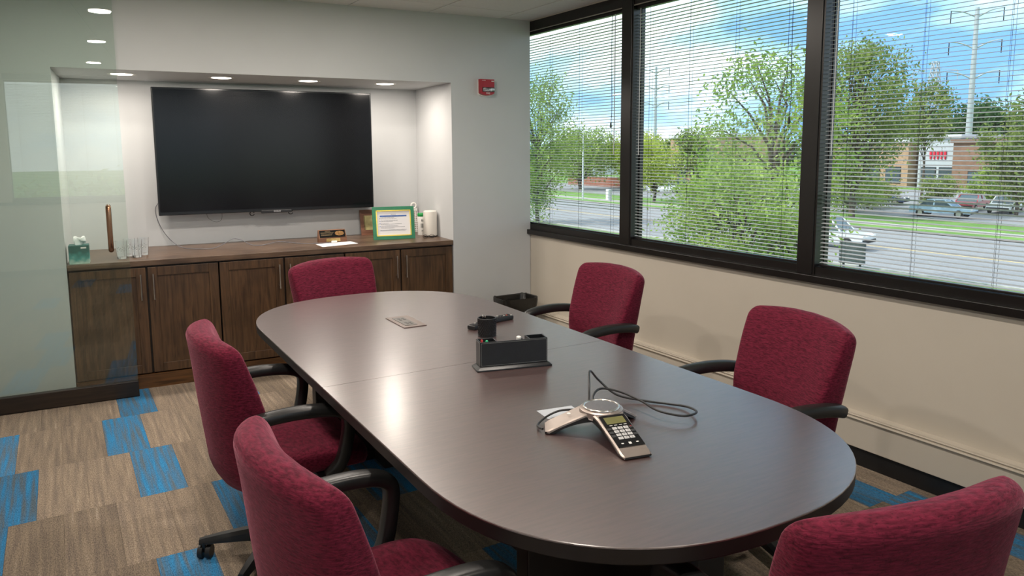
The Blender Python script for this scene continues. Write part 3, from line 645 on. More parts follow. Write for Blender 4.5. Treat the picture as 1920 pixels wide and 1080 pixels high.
# ------------------------------------------------------------------ things on the table
t = thing('desk_organizer', 'black leather desk organizer with white stitching on the table', 'organizer', (-1.884, -2.785, TT+.0006), R(-14.5))
M_lea = mat('black_leather', (.010, .011, .013), .38, var=.2, scale=40, bump=.12, bscale=220)
MB().loft([rrect(.147, .044, .004, 0, 2), rrect(.147, .044, .004, .005, 2), rrect(.135, .033, .003, .014, 2)]).build('base', M_lea, t, 30)
W_ = .132; D_ = .031; z1 = .108
b0 = MB().box(-W_, W_, -D_, -D_+.006, .014, z1, bev=.0015)
b0.box(-W_, -W_+.005, -D_+.006, D_, .014, z1, bev=.001).box(-W_+.005, -W_+.068, D_-.005, D_, .014, z1, bev=.001).box(-W_+.063, -W_+.068, -D_+.006, D_-.005, .014, z1, bev=.001)
b0.box(W_-.005, W_, -D_+.006, D_, .014, z1, bev=.001).box(W_-.072, W_-.005, D_-.005, D_, .014, z1, bev=.001).box(W_-.072, W_-.067, -D_+.006, D_-.005, .014, z1, bev=.001).box(W_-.090, W_-.086, -D_+.006, D_, .014, z1-.006, bev=.001)
b0.box(-W_+.068, W_-.09, D_-.005, D_, .014, .05, bev=.001)
b0.build('compartments', M_lea, t)
m = MB(); q = .0045
def stitch(a, b_):
    a, b_ = Vector(a), Vector(b_); L_ = (b_-a).length; k = int(L_/.0042)
    for i in range(k):
        c_ = a+(b_-a)*(i+.5)/k; d_ = (b_-a).normalized()*.0014
        m.tube([c_-d_, c_+d_], .00045, 4)
for za, zb in ((z1-q, z1-q), (.014+q, .014+q)): stitch((-W_+q, -D_-.0002, za), (W_-q, -D_-.0002, zb))
for x in (-W_+q, W_-q): stitch((x, -D_-.0002, .014+q), (x, -D_-.0002, z1-q))
stitch((-W_-.0002, -D_+q, .018), (-W_-.0002, -D_+q, z1-q)); stitch((-W_-.0002, -D_+q, z1-q), (-W_-.0002, D_-q, z1-q))
m.build('stitching', mat('stitch_thread', (.45, .45, .44), .8, var=.1), t)
Mo = Matrix.Translation((-1.884, -2.785, TT)) @ Matrix.Rotation(R(-14.5), 4, 'Z')
def pen(name, label, p, q_, r, c1, c2, cap=.02):
    p, q_ = Mo @ Vector(p), Mo @ Vector(q_); d_ = (q_-p).normalized(); L_ = (q_-p).length
    t = thing(name, label, 'pen', p); 
    MB().tube([(0, 0, 0), d_*(L_-cap)], r, 10).build('barrel', c1, t, 40)
    MB().tube([d_*(L_-cap), d_*(L_-.003), d_*L_], [r*1.12, r*1.12, r*.7], 10).build('cap', c2, t, 40)
M_red = mat('pen_red', (.42, .03, .03), .4); M_pg = mat('pen_green', (.02, .36, .16), .4)
pen('pen', 'red capped pen in the organizer left compartment', (-.115, -.012, .016), (-.123, -.021, .117), .0042, M_white, M_red)
pen('marker', 'green capped marker in the organizer left compartment', (-.098, -.010, .016), (-.104, -.021, .113), .0052, M_white, M_pg)
pen('marker', 'white capped marker in the organizer middle slot', (.030, .012, .016), (.030, .008, .112), .0085, M_white, M_white)
# pen cup
t = thing('pen_cup', 'black woven mesh pen cup behind the organizer', 'cup', (-1.735, -2.33, TT))
cu = MB().lathe([(.0, .001), (.037, .001), (.039, .08), (.0375, .08), (.035, .004), (.0, .004)], 28, cap0=False, cap1=False)
cu.build('inner_wall', M_black, t, 40)
m = MB()
for k in range(22):
    for j in range(9):
        a = 2*PI*(k+.5*(j % 2))/22; z = .006+j*.0082; rr = .0375+.002*z/.08
        m.add([(rr*cos(a-.11), rr*sin(a-.11), z+.004), ((rr+.003)*cos(a), (rr+.003)*sin(a), z), (rr*cos(a+.11), rr*sin(a+.11), z+.004), ((rr+.003)*cos(a), (rr+.003)*sin(a), z+.008), (rr*.97*cos(a), rr*.97*sin(a), z+.004)], [(0, 1, 3), (1, 2, 3), (0, 4, 1), (1, 4, 2), (2, 4, 3), (3, 4, 0)])
w_ = m.build('woven_mesh', mat('mesh_black', (.02, .02, .022), .3, .4, var=.2), t); w_['kind'] = 'stuff'
MB().tube([(.039*cos(2*PI*i/32), .039*sin(2*PI*i/32), .08) for i in range(33)], .003, 8).build('rim', M_black, t, 60)
MB().lathe([(.0365, .0), (.041, .0), (.041, .004), (.0365, .004)], 28, cap0=False, cap1=False).build('foot_ring', M_black, t, 40)
def stick(label, a, b_, r=.004, m_=None):
    a, b_ = Vector(a), Vector(b_); t = thing('pen', label, 'pen', a); d_ = b_-a
    MB().tube([(0, 0, 0), d_*.9], r, 8).build('barrel', m_ or M_black, t, 40); MB().tube([d_*.9, d_*.97, d_], [r, r*.9, r*.4], 8).build('tip', M_chrome, t, 40)
stick('slim black pen leaning at left inside the mesh cup', (-1.722, -2.325, TT+.005), (-1.766, -2.345, TT+.10))
stick('slim black pen leaning beside another inside the mesh cup', (-1.730, -2.318, TT+.005), (-1.757, -2.352, TT+.098))
# remotes
def remote(label, x, y, rz, L_, wd, seed):
    t = thing('remote_control', label, 'remote control', (x, y, TT), rz)
    MB().box(-wd/2, wd/2, -L_/2, L_/2, 0, .020, bev=.005).build('body', M_black, t, 40)
    rows = int(L_/.016)
    bm_ = MB().box(-.0042, .0042, -.0035, .0035, .020, .0228, bev=.0008).mesh('button'); bm_.materials.append(mat('remote_button', (.05, .05, .055), .5))
    wm = bm_.copy(); wm.materials.clear(); wm.materials.append(mat('remote_button_light', (.5, .48, .46), .5))
    rm = bm_.copy(); rm.materials.clear(); rm.materials.append(mat('remote_button_red', (.5, .1, .06), .5))
    for i in range(rows):
        for j in range(3):
            mm = rm if (i == rows-2 and j == 1) else (wm if (i*3+j+seed) % 7 == 0 else bm_)
            obj('button', mm, None, t, ((j-1)*wd*.28, -L_/2+.014+i*(L_-.024)/max(1, rows-1), 0))
remote('black remote control lying left behind the mesh cup', -1.668, -2.165, R(-66), .17, .045, 1)
remote('longer black remote control lying right behind the mesh cup', -1.565, -2.115, R(-80), .19, .046, 3)
# conference phone
PH = Vector((-2.000, -3.475, TT+.0006))
t = thing('conference_phone', 'silver three-legged conference phone with keypad and display', 'phone', PH, 0)
M_sil = mat('champagne_silver', (.46, .39, .35), .34, .75, var=.08, scale=20)
def leg_loops(L_, w0, w1, top):
    st = []
    for k in range(13):
        s_ = k/12; d_ = -.02+s_*(L_+.02)
        w_ = w0+(w1-w0)*min(1, s_*1.6)
        zt = top(d_); 
        st.append((d_, w_, zt))
    return st
def topz(L_):
    def f(d_):
        s_ = max(0, d_)/L_
        if s_ < .30: return .066-.012*s_
        if s_ < .90: return .0624-(s_-.30)/.60*.046
        return max(.004, .0164-(s_-.90)/.10*.010)
    return f
def phone_leg(ang, L_, w0, w1):
    Mz = Matrix.Rotation(ang-PI/2, 4, 'Z'); tz = topz(L_); up, lo = [], []
    for k in range(17):
        s_ = k/16; d_ = -.02+s_*(L_+.02); w_ = (w0+(w1-w0)*min(1, max(0, d_/L_)*1.5))/2
        if k == 16: w_ *= .93
        zt = tz(d_); zb = max(.0, zt-.013) if d_ > L_*.82 else zt-.012
        zb = 0.004 if d_ > L_*.93 else zb
        up.append([Mz @ Vector(p) for p in ((-w_, d_, zb+.003), (-w_, d_, zt-.004), (-w_+.004, d_, zt), (w_-.004, d_, zt), (w_, d_, zt-.004), (w_, d_, zb+.003))])
        zl = max(0.0, min(zb-.001, .002 if d_ > L_*.82 else .040-.036*(max(0, d_)/L_/.82)**2.2))
        lo.append([Mz @ Vector(p) for p in ((-w_*.95, d_, zl), (-w_*.97, d_, zb+.003), (w_*.97, d_, zb+.003), (w_*.95, d_, zl))])
    lg = MB().loft(up).build('leg_shell', M_sil, t, 35)
    MB().loft(lo).build('leg_underside', M_black, t, 35)
    return lg
A_F, A_L, A_R = R(-102), R(148), R(22)
phone_leg(A_F, .222, .098, .088); phone_leg(A_L, .165, .098, .082); phone_leg(A_R, .150, .098, .080)
MB().lathe([(.0, .045), (.060, .045), (.064, .056), (.063, .066), (.050, .071), (.0, .071)], 40, cap0=False, cap1=False).build('hub', M_sil, t, 40)
MB().tube([(.051*cos(2*PI*i/48), .051*sin(2*PI*i/48), .071) for i in range(49)], .0042, 8).build('speaker_ring', mat('bright_silver', (.70, .66, .62), .2, .9), t, 60)
MB().lathe([(.048, .071), (.04, .0735), (.0, .0745)], 36, cap0=False).build('speaker_grille', mat('grille_grey', (.13, .13, .14), .6, var=.4, scale=600), t, 60)
Mf = Matrix.Rotation(A_F-PI/2, 4, 'Z')
slope = math.atan2(.046, .222*.6)
Mk = Mf @ Matrix.Translation((0, .222*.30, .0624)) @ Matrix.Rotation(-slope, 4, 'X')     # local: x across, y down the leg, z off the surface
kp = MB().box(-.040, .040, -.004, .128, .0, .0022, M=Mk, bev=.0008).build('keypad_panel', mat('panel_black', (.008, .008, .009), .22), t)
MB().box(-.030, .030, .006, .034, .0022, .0028, M=Mk).build('display', mat('lcd_olive', (.17, .165, .06), .3, var=.12, scale=30), kp)
bmh = MB().box(-.0072, .0072, -.0050, .0050, .0022, .0042, bev=.0008).mesh('key'); bmh.materials.append(mat('key_silver', (.55, .54, .53), .4, .2))
bsd = MB().box(-.0062, .0062, -.0045, .0045, .0022, .0034, bev=.0006).mesh('side_key'); bsd.materials.append(mat('key_dark', (.03, .03, .032), .4))
q4 = Mk.to_quaternion()
keys = ['1', '2', '3', '4', '5', '6', '7', '8', '9', '*', '0', '#']
digits = []
for i in range(12):
    cx, cy = (1-(i % 3))*.0172, .054+.0135*(i//3)
    o = obj('key', bmh, None, kp, Mk @ Vector((cx, cy, 0))); o.rotation_mode = 'QUATERNION'; o.rotation_quaternion = q4
    dm = text_mesh(keys[i], .0065, .0001); dm.materials.append(mat('digit_ink', (.05, .05, .05), .6))
    o2 = obj('key_digit', dm, None, kp, Mk @ Vector((cx, cy, .0043))); o2.rotation_mode = 'QUATERNION'; o2.rotation_quaternion = (Mk @ Matrix.Rotation(PI, 4, 'Z')).to_quaternion()
for i in range(3):
    for s_ in (-1, 1):
        o = obj('side_key', bsd, None, kp, Mk @ Vector((s_*.0335, .0545+.0145*i, 0))); o.rotation_mode = 'QUATERNION'; o.rotation_quaternion = q4
m = MB()
for i in range(4): m.box(-.027+i*.0148, -.018+i*.0148, .0395, .0412, .0022, .0027, M=Mk)
m.box(-.004, .004, .112, .120, .0022, .0027, M=Mk).box(-.026, -.019, .113, .117, .0022, .0027, M=Mk).box(.019, .026, .113, .117, .0022, .0027, M=Mk)
m.build('printed_symbols', M_white, kp)
MB().box(-.036, -.031, .0505, .0525, .0034, .0038, M=Mk).build('red_call_mark', M_red, kp)
Ml_ = Matrix.Rotation(A_L-PI/2, 4, 'Z')
MB().lathe([(.0, .0), (.006, .0), (.006, .0006), (.0, .0006)], 16, c=(0, 0, 0)).build('round_badge', M_white, t, loc=Ml_ @ Vector((0, .095, .0485)), rot=(0, 0, 0))
def cable(name, label, pts, r, m_, n=8):
    pts = [Vector(p) for p in pts]; o_ = pts[0].copy()
    return tag(MB().tube([p-o_ for p in smoothpath(pts, n)], r, 8).build(name, m_, loc=o_, smooth=60), label, 'cable')
def onT(x, y, h=.0045): return (x, y, TT+h)
cable('phone_cable', 'looped black cable behind the conference phone', [(-1.975, -3.385, TT+.045), (-1.945, -3.345, TT+.085), (-1.885, -3.27, TT+.105), (-1.835, -3.25, TT+.062), (-1.80, -3.30, TT+.02), (-1.745, -3.36, TT+.008), (-1.69, -3.43, TT+.006), (-1.668, -3.49, TT+.010), (-1.695, -3.555, TT+.018), (-1.76, -3.565, TT+.022), (-1.80, -3.50, TT+.026), (-1.80, -3.42, TT+.034), (-1.82, -3.345, TT+.045), (-1.87, -3.31, TT+.055), (-1.925, -3.34, TT+.05), (-1.96, -3.385, TT+.03)], .0036, M_black)
cable('side_cable', 'short black cable curling round the phone left leg', [(-2.01, -3.36, TT+.028), (-2.05, -3.335, TT+.024), (-2.10, -3.335, TT+.014), (-2.15, -3.365, TT+.008), (-2.162, -3.41, TT+.014)], .0034, M_black)
pts4 = [(-2.075, -3.245), (-1.955, -3.265), (-1.965, -3.345), (-2.085, -3.325)]
ctr = Vector((-2.02, -3.295, TT)); pl = thing('card_sheet', 'thin pale sheet of card behind the conference phone', 'card', ctr)
MB().loft([[(x-ctr.x, y-ctr.y, .0004) for x, y in pts4], [(x-ctr.x, y-ctr.y, .0012) for x, y in pts4]]).build('sheet', mat('pale_card', (.50, .52, .56), .3, var=.05), pl)
m = MB()
for k in range(3): m.box(-.055+k*.028, -.036+k*.028, -.030, -.028, .0012, .0016)
m.build('dark_marks', M_black, pl)

# ------------------------------------------------------------------ office chairs
def sup(hx, hy, n, k=44, cx=0, cy=0, bow=0.0):
    out = []
    for i in range(k):
        a = 2*PI*i/k; c_, s_ = cos(a), sin(a)
        x = hx*math.copysign(abs(c_)**(2/n), c_); y = hy*math.copysign(abs(s_)**(2/n), s_)
        out.append((cx+x, cy+y+bow*(x/max(hx, 1e-4))**2))
    return out
def interp(tab, z):
    xs_, ys_ = zip(*tab); return float(np.interp(z, xs_, ys_))
REAR = [(.335, -.195), (.42, -.235), (.65, -.262), (.80, -.276), (.92, -.292)]
FRNT = [(.335, -.14), (.43, -.115), (.55, -.098), (.63, -.105), (.75, -.143), (.92, -.205)]
HALF = [(.335, .205), (.40, .232), (.55, .248), (.70, .265), (.82, .277), (.92, .279)]
ZT = .92
def make_chair():
    t = thing('office_chair', 'x', 'chair', (0, 0, 0), 0, 'red upholstered office chairs around the table')
    loops = []
    zs = [.335, .337, .343, .353, .368, .40, .44, .48, .52, .56, .60, .64, .68, .72, .76, .80, .835, .86, .875, .885, .895, .903, .910, .915, .918, .92]
    for z in zs:
        yr, yf, hw = interp(REAR, z), interp(FRNT, z), interp(HALF, z)
        th = (yf-yr)/2; cy = (yf+yr)/2; sh = 1.0; dw = 0.0
        if z > ZT-.045:
            q = (z-(ZT-.045))/.045; sh = max(.05, math.sqrt(max(0, 1-q**2.6))); dw = .036*(1-math.sqrt(max(0, 1-q**2)))
        if z < .365:
            q = (.365-z)/.03; sh = max(.08, math.sqrt(max(0, 1-min(1, q)**2))); dw = .03*(1-math.sqrt(max(0, 1-min(1, q)**2)))
        pts = sup(hw-dw, th*sh, 4.6, 60, 0, cy, bow=.058)
        loops.append([(x, y, z-.018*(abs(x)/.27)**2.4*max(0, (z-.6)/.3)) for x, y in pts])
    MB().loft(loops).build('backrest', M_fab, t, 60)
    loops = []
    for z, ins in [(.385, .05), (.388, .025), (.40, .006), (.42, .0), (.445, .0), (.460, .008), (.470, .026), (.475, .06), (.477, .12)]:
        pts = sup(.252-ins, .245-ins, 4.2, 48, 0, .075)
        loops.append([(x, y, z-.03*max(0, (y-.17)/.15)**2-.006*((y-.05)/.2)**2) for x, y in pts])
    MB().loft(loops).build('seat', M_fab, t, 60)
    for s_ in (-1, 1):
        path = smoothpath([(s_*.272, .12, .385), (s_*.285, .165, .43), (s_*.292, .190, .52), (s_*.294, .195, .59), (s_*.294, .172, .622), (s_*.294, .115, .640), (s_*.293, .02, .648), (s_*.290, -.06, .646), (s_*.284, -.12, .638), (s_*.274, -.158, .628)], 6)
        L_ = []
        for i, p in enumerate(path):
            tg = (path[min(i+1, len(path)-1)]-path[max(i-1, 0)]).normalized(); bx_ = Vector((1, 0, 0)); nn = tg.cross(bx_).normalized(); bx_ = nn.cross(tg)
            f_ = i/len(path); wd = .024+.005*min(1, max(0, (f_-.25)/.25)); th = .0225
            if i in (0, len(path)-1): wd *= .8; th *= .8
            L_.append([p+bx_*x+nn*y for x, y in sup(wd, th, 3.2, 16)])
        MB().loft(L_).build('armrest', M_arm, t, 50)
        MB().box(s_*.15, s_*.285, .09, .15, .368, .388, bev=.004).build('arm_bracket', M_black, t)
    MB().box(-.17, .17, -.14, .2, .355, .388, bev=.01).box(-.05, .05, -.19, -.10, .345, .39, bev=.01).build('mechanism', M_black, t)
    MB().lathe([(.026, .10), (.026, .23), (.019, .23), (.019, .358)], 20).build('gas_lift', M_black, t, 40)
    MB().lathe([(.034, .055), (.045, .065), (.045, .115), (.034, .125)], 24).build('hub', M_black, t, 40)
    wm = MB()
    for sx in (-1, 1): wm.loft([[(sx*.006+sx*.0, .026*cos(2*PI*j/18), .026+.026*sin(2*PI*j/18)) for j in range(18)], [(sx*.024, .026*cos(2*PI*j/18), .026+.026*sin(2*PI*j/18)) for j in range(18)]])
    wm.tube([(0, 0, .026), (0, .012, .05), (0, .012, .07)], .007, 8).tube([(-.022, 0, .026), (.022, 0, .026)], .006, 8)
    wm = wm.mesh('caster', 40); wm.materials.append(M_black)
    for k in range(5):
        a = R(90+72*k+CH_BASE); Mz = Matrix.Rotation(a-PI/2, 4, 'Z')
        L_ = []
        for d_, w_, zt, zb in [(.03, .030, .118, .060), (.12, .026, .108, .066), (.22, .021, .093, .064), (.275, .018, .083, .060), (.295, .015, .078, .060)]:
            L_.append([Mz @ Vector(p) for p in ((-w_, d_, zb), (-w_, d_, zt-.012), (-w_*.55, d_, zt), (w_*.55, d_, zt), (w_, d_, zt-.012), (w_, d_, zb))])
        lg = MB().loft(L_).build('base_leg', M_black, t, 40)
        obj('caster', wm, None, lg, Mz @ Vector((0, .275, 0)), (0, 0, a-PI/2+.7*k))
    return t
CH_BASE = 14
ch = make_chair()
chairs = [(-2.665, -2.31, -90, 'crimson office chair on the left side nearest the cabinets, seen from its side'),
          (-2.725, -3.51, -86, 'crimson office chair at the left front, its back turned to the camera'),
          (-1.91, -1.05, -163.7, 'crimson office chair at the far head of the table before the cabinets'),
          (-.935, -1.95, 86, 'crimson office chair by the window wall next to the waste bin'),
          (-1.083, -3.26, 77, 'crimson office chair by the window wall at the right, in front of baseboard'),
          (-1.945, -4.20, -11, 'crimson office chair at the near right corner, cut by the frame edge')]
for i, (x, y, a, l) in enumerate(chairs):
    o = ch if i == 0 else copy_tree(ch)
    o.location = (x, y, 0); o.rotation_euler = (0, 0, R(a)); o['label'] = l

# ------------------------------------------------------------------ outside: ground, road, trees, buildings, cars
ZG = -4.2
def ground(name, label, cat, x0, x1, y0, y1, z0, z1, m_):
    return tag(MB().box(x0, x1, y0, y1, z0, z1).build(name, m_), label, cat, kind='structure')
M_grass = mat('grass', '#6f9440', .95, col2='#557a2c', scale=.6, detail=8, bump=.3, bscale=9)
M_asph = mat('asphalt', (.27, .27, .28), .9, var=.12, scale=.25, detail=8)
M_conc = mat('concrete', (.45, .43, .40), .9, var=.1, scale=.5)
ground('lawn', 'mown grass verge below the building beside the road', 'grass', -160, 29.6, -260, 260, ZG-.3, ZG, M_grass)
ground('road', 'wide pale grey road running past the building', 'road', 29.6, 46.2, -260, 260, ZG-.3, ZG-.02, M_asph)
ground('far_lawn', 'green ground beyond the road', 'grass', 46.2, 420, -120, 420, ZG-.3, ZG+.02, M_grass)
ground('sidewalk', 'pale concrete sidewalk beyond the road', 'sidewalk', 48.6, 50.2, -40, 260, ZG+.02, ZG+.06, M_conc)
ground('car_park', 'grey parking area in front of the shops', 'car park', 57, 96, 20, 100, ZG+.02, ZG+.05, M_asph)
for i, x in enumerate((37.6, 38.1)):
    tag(MB().box(x, x+.14, -40, 260, ZG-.02, ZG-.012).build('lane_line', mat('lane_yellow', (.62, .45, .16), .8, var=.2, scale=1)), ['yellow lane line nearer to the building', 'yellow lane line farther from the building'][i], 'road marking', 'double yellow line on the road')
for x, l in ((29.45, 'near concrete kerb of the road'), (46.2, 'far concrete kerb of the road')):
    tag(MB().box(x, x+.18, -40, 260, ZG-.02, ZG+.1).build('kerb', M_conc), l, 'kerb', kind='structure')
M_bark = mat('bark', (.10, .075, .055), .9, var=.4, scale=6, stretch=(3, 3, .6), bump=.4)
LEAF = [leaf_mat('leaf_fresh', '#6f8c3c', '#abbd66'), leaf_mat('leaf_yellow', '#9aab46', '#c2ca6c'), leaf_mat('leaf_mid', '#667a44', '#97a45e'), leaf_mat('leaf_dark', '#40593a', '#5f7c50')]
def tree(name, label, x, y, zc, rx, rz, leafi, n, size, clusters, seed, group=None, spread=.22, trunk_r=None, lift=0.0):
    rg = np.random.default_rng(seed); t = thing(name, label, 'tree' if 'shrub' not in name else 'shrub', (x, y, ZG+.02), rg.uniform(0, 6.28), group)
    hc = zc-ZG; tr = trunk_r or max(.08, rx*.055)
    v = rg.normal(size=(clusters, 3)); v /= np.linalg.norm(v, axis=1)[:, None]
    rad = rg.uniform(.35, 1.0, clusters)**.6
    c = v*rad[:, None]*np.array([rx, rx, rz]); c[:, 2] += hc
    c[:, 2] = np.maximum(c[:, 2], .35+lift)
    m = MB(); top = max(hc*.95, hc-rz*.2)
    trunk = [(0, 0, -.02), (.05*rx, .02, hc*.3), (.0, -.04*rx, hc*.65), (.05*rx, .0, top)]
    m.tube(smoothpath(trunk, 4), [tr*(1.15-.75*i/12) for i in range(13)], 7)
    m.build('trunk', M_bark, t, 60)
    b_ = MB()
    for q in c:
        z0 = min(max(hc*.25, q[2]-rx*rg.uniform(.5, 1.1)), top*.97); mid = (q[0]*.45+rg.normal()*.06*rx, q[1]*.45+rg.normal()*.06*rx, z0+(q[2]-z0)*.6)
        b_.tube([(0, 0, z0), mid, tuple(q)], [tr*.42, tr*.26, tr*.08], 5, caps=False)
    b_.build('branches', M_bark, t, 60)
    idx = rg.integers(0, clusters, n); P_ = c[idx]+rg.normal(size=(n, 3))*np.array([rx, rx, rz*.8])*spread
    P_[:, 2] = np.maximum(P_[:, 2], .1)
    u = rg.normal(size=(n, 3)); u /= np.linalg.norm(u, axis=1)[:, None]
    w2 = rg.normal(size=(n, 3)); w2[:, 2] += .6; vv = np.cross(u, w2); vv /= np.linalg.norm(vv, axis=1)[:, None]
    s_ = size*rg.uniform(.6, 1.3, n)[:, None]
    V = np.stack([P_-u*s_, P_+vv*s_*.45, P_+u*s_, P_-vv*s_*.45], 1).reshape(-1, 3).astype(np.float32)
    me = bpy.data.meshes.new('foliage'); me.vertices.add(4*n); me.vertices.foreach_set('co', V.ravel())
    me.loops.add(4*n); me.loops.foreach_set('vertex_index', np.arange(4*n, dtype=np.int32))
    me.polygons.add(n); me.polygons.foreach_set('loop_start', np.arange(0, 4*n, 4, dtype=np.int32)); me.update(calc_edges=True)
    fo = obj('foliage', me, LEAF[leafi], t); fo['kind'] = 'stuff'
    return t
tree('locust_tree', 'bright green leafy tree close below the middle window', 13.9, 10.0, -.75, 1.95, 1.75, 0, 15000, .075, 60, 1)
tree('locust_tree', 'tall airy tree with open branches rising behind the middle window', 21.4, 15.2, 2.1, 3.3, 3.3, 0, 9000, .10, 44, 2, spread=.15)
tree('locust_tree', 'low leafy tree at the foot of the thick dark post', 14.9, 9.0, -1.75, .75, 1.0, 0, 2600, .075, 24, 12)
tree('shade_tree', 'large spreading tree filling the left of the right window', 52.7, 32.6, 4.4, 4.4, 5.8, 2, 16000, .17, 70, 3, spread=.16)
tree('shade_tree', 'slender tree standing left of the power pole', 77.4, 41.0, 4.6, 2.5, 3.8, 2, 4200, .2, 30, 4, spread=.17)
tree('young_tree', 'yellow-green young tree by the far kerb in the middle window', 51.8, 55.6, .3, 2.9, 3.1, 1, 8000, .14, 40, 5, lift=1.8)
tree('locust_tree', 'tall pale green tree at the left of the corner window', 29.0, 43.9, 2.0, 2.9, 5.4, 0, 11000, .13, 50, 6, spread=.16)
tree('shade_tree', 'leafy tree at the right edge of the right window', 65.2, 25.9, 1.6, 2.7, 4.2, 2, 7000, .18, 36, 7, spread=.17)
tree('shade_tree', 'rounded green tree beyond the road in the corner window', 60.5, 80.5, .6, 4.6, 3.9, 0, 9000, .2, 46, 8)
tree('shade_tree', 'yellow-green tree beside the corner window post', 66.5, 76.5, .4, 3.4, 3.7, 1, 7000, .2, 36, 9)
tree('shade_tree', 'loose tree before the brick shop in the middle window', 70, 67.5, .4, 3.3, 4.2, 2, 6000, .2, 36, 10, spread=.15)
for i, (x, y, zc, rx, rz, k, l) in enumerate([(56.9, 35.6, -2.3, 2.6, 1.7, 0, 'bright shrub under the large spreading tree'), (73.5, 37.0, -2.6, 1.8, 1.5, 2, 'dark shrub in front of the shops left of the pole'), (72.8, 32.0, -2.3, 1.7, 1.8, 0, 'yellow-green shrub at right beside the parked cars'), (62.4, 37.5, -2.7, 2.2, 1.4, 2, 'mid green shrub between the cars and the spreading tree'), (52.6, 49.5, -2.6, 1.9, 1.4, 0, 'green shrub by the far sidewalk in the middle window')]):
    tree('shrub', l, x, y, zc, rx, rz, k, 3500, .14, 26, 30+i, 'shrubs beyond the road')
for i, (x, y, h) in enumerate([(112, 186, 5), (119, 180, 4.5), (130, 174, 6), (140, 168, 5.5), (150, 176, 5), (163, 178, 6), (177, 168, 5.5), (190, 155, 5), (202, 142, 7), (211, 137, 8), (219, 131, 10), (226, 128, 12), (233, 124, 13), (240, 119, 14), (246, 116, 14), (253, 111, 11), (258, 104, 10)]):
    tree('distant_tree', ['far left end', 'left', 'left of centre', 'left of centre, second', 'centre-left', 'centre', 'centre, behind the young tree', 'centre-right behind the dark post', 'behind the spreading tree, left', 'behind the spreading tree', 'behind the spreading tree, right', 'behind the lattice tower, left', 'behind the lattice tower', 'left of the power pole', 'right of the power pole', 'far right', 'far right end'][i]+' of the dark tree line on the horizon', x, y, ZG+h*.62, 9.5, h*.72, 3 if i > 7 or i % 3 == 1 else 2, 2600, .8, 26, 50+i, 'tree line on the horizon', spread=.25)
for i, (x, y) in enumerate([(-1.5, -19), (-6.5, -27), (-13, -22)]):
    tree('rear_tree', ['right-hand', 'middle', 'left-hand'][i]+' green tree outside the rear windows', x, y, -1.6, 2.6, 2.0, 0, 3000, .17, 30, 90+i, 'trees behind the building')
# buildings
def building(name, label, x, y, dx, dy, h, wallm, roofm, wins, winm):
    t = thing(name, label, 'building', (x, y, ZG))
    MB().box(0, dx, -dy/2, dy/2, 0, h).build('walls', wallm, t)
    MB().box(-.3, dx+.3, -dy/2-.3, dy/2+.3, h, h+.5).build('parapet', roofm, t)
    for (a, b_, z0, z1) in wins:
        wv = MB().box(-.08, .02, a, b_, z0, z1).build('window', M_frame, t); MB().box(-.10, -.08, a+.08, b_-.08, z0+.08, z1-.08).build('pane', winm, wv)
    return t
M_brick = mat('tan_brick', '#b59477', .9, var=.2, scale=1.5); M_grey = mat('grey_cladding', '#b9bec4', .7, var=.08, scale=.5); M_brown = mat('brown_brick', '#8b6a57', .9, var=.2, scale=1.5)
M_wd = mat('dark_glazing', (.08, .11, .13), .15, var=.3, scale=.3)
M_cop = mat('parapet_white', (.62, .63, .65), .7, var=.05)
t = building('shop_building', 'long tan shop building behind the large spreading tree', 101, 64.2, 18, 15, 6.6, M_brick, M_cop, [(-6.5+3.2*i, -4.2+3.2*i, .6, 3.0) for i in range(4)], M_wd)
t = building('shop_building', 'pale grey shop front with red sign left of the power pole', 102, 53, 18, 5.6, 7.0, M_grey, M_cop, [(-2.3, -.2, .5, 3.0), (.2, 2.3, .5, 3.0)], M_wd)
m = MB()
for i, (a, b_) in enumerate([(1.2, .85), (.7, .35), (.2, -.15), (-.3, -.65), (-.8, -1.15)]): m.box(-.2, 0, b_, a, 4.35+.1*(i % 2), 5.25, bev=.1).box(-.2, 0, b_+.1, a-.1, 4.1, 4.4)
m.build('red_sign_letters', mat('sign_red', (.62, .02, .05), .5), t, loc=(0, 0, .0))
t = building('shop_building', 'brown brick shop block right of the power pole', 99.5, 46.2, 18, 7, 6.3, M_brown, mat('brown_coping', '#7d6456', .8), [(-2.8+2.4*i, -1.0+2.4*i, .5, 2.6) for i in range(2)], M_wd)
t = building('brick_shop', 'brick building with pale awning seen through the middle window', 88, 86, 16, 11, 7.6, M_brick, M_cop, [(-4.6+3.1*i, -2.6+3.1*i, z, z+1.5) for i in range(3) for z in (.8, 4.4)], M_wd)
MB().box(-1.6, 0, -5, 5, 2.8, 3.05).build('awning', M_grey, t)
def house(label, x, y, z, w_, d_, h, rm):
    t = thing('house', label, 'house', (x, y, ZG)); h0 = z-ZG
    MB().box(-w_/2, w_/2, -d_/2, d_/2, 0, h0).build('walls', M_cop, t)
    MB().loft([[(-w_/2-.4, -d_/2-.4, h0), (w_/2+.4, -d_/2-.4, h0), (w_/2+.4, d_/2+.4, h0), (-w_/2-.4, d_/2+.4, h0)], [(-.1, -d_/2, h0+h), (.1, -d_/2, h0+h), (.1, d_/2, h0+h), (-.1, d_/2, h0+h)]]).build('roof', rm, t)
house('far house with blue-grey roof among trees in the corner window', 103.5, 142, 1.6, 8, 9, 2.2, mat('slate', '#8fa0b4', .8, var=.1))
house('far house with pale roof beside the white lamp post', 101, 131, .2, 9, 8, 1.6, mat('pale_roof', '#c9c7c0', .8, var=.1))
t = thing('brick_wall', 'low red brick wall along the parking area in the corner window', 'wall', (68.5, 86, ZG))
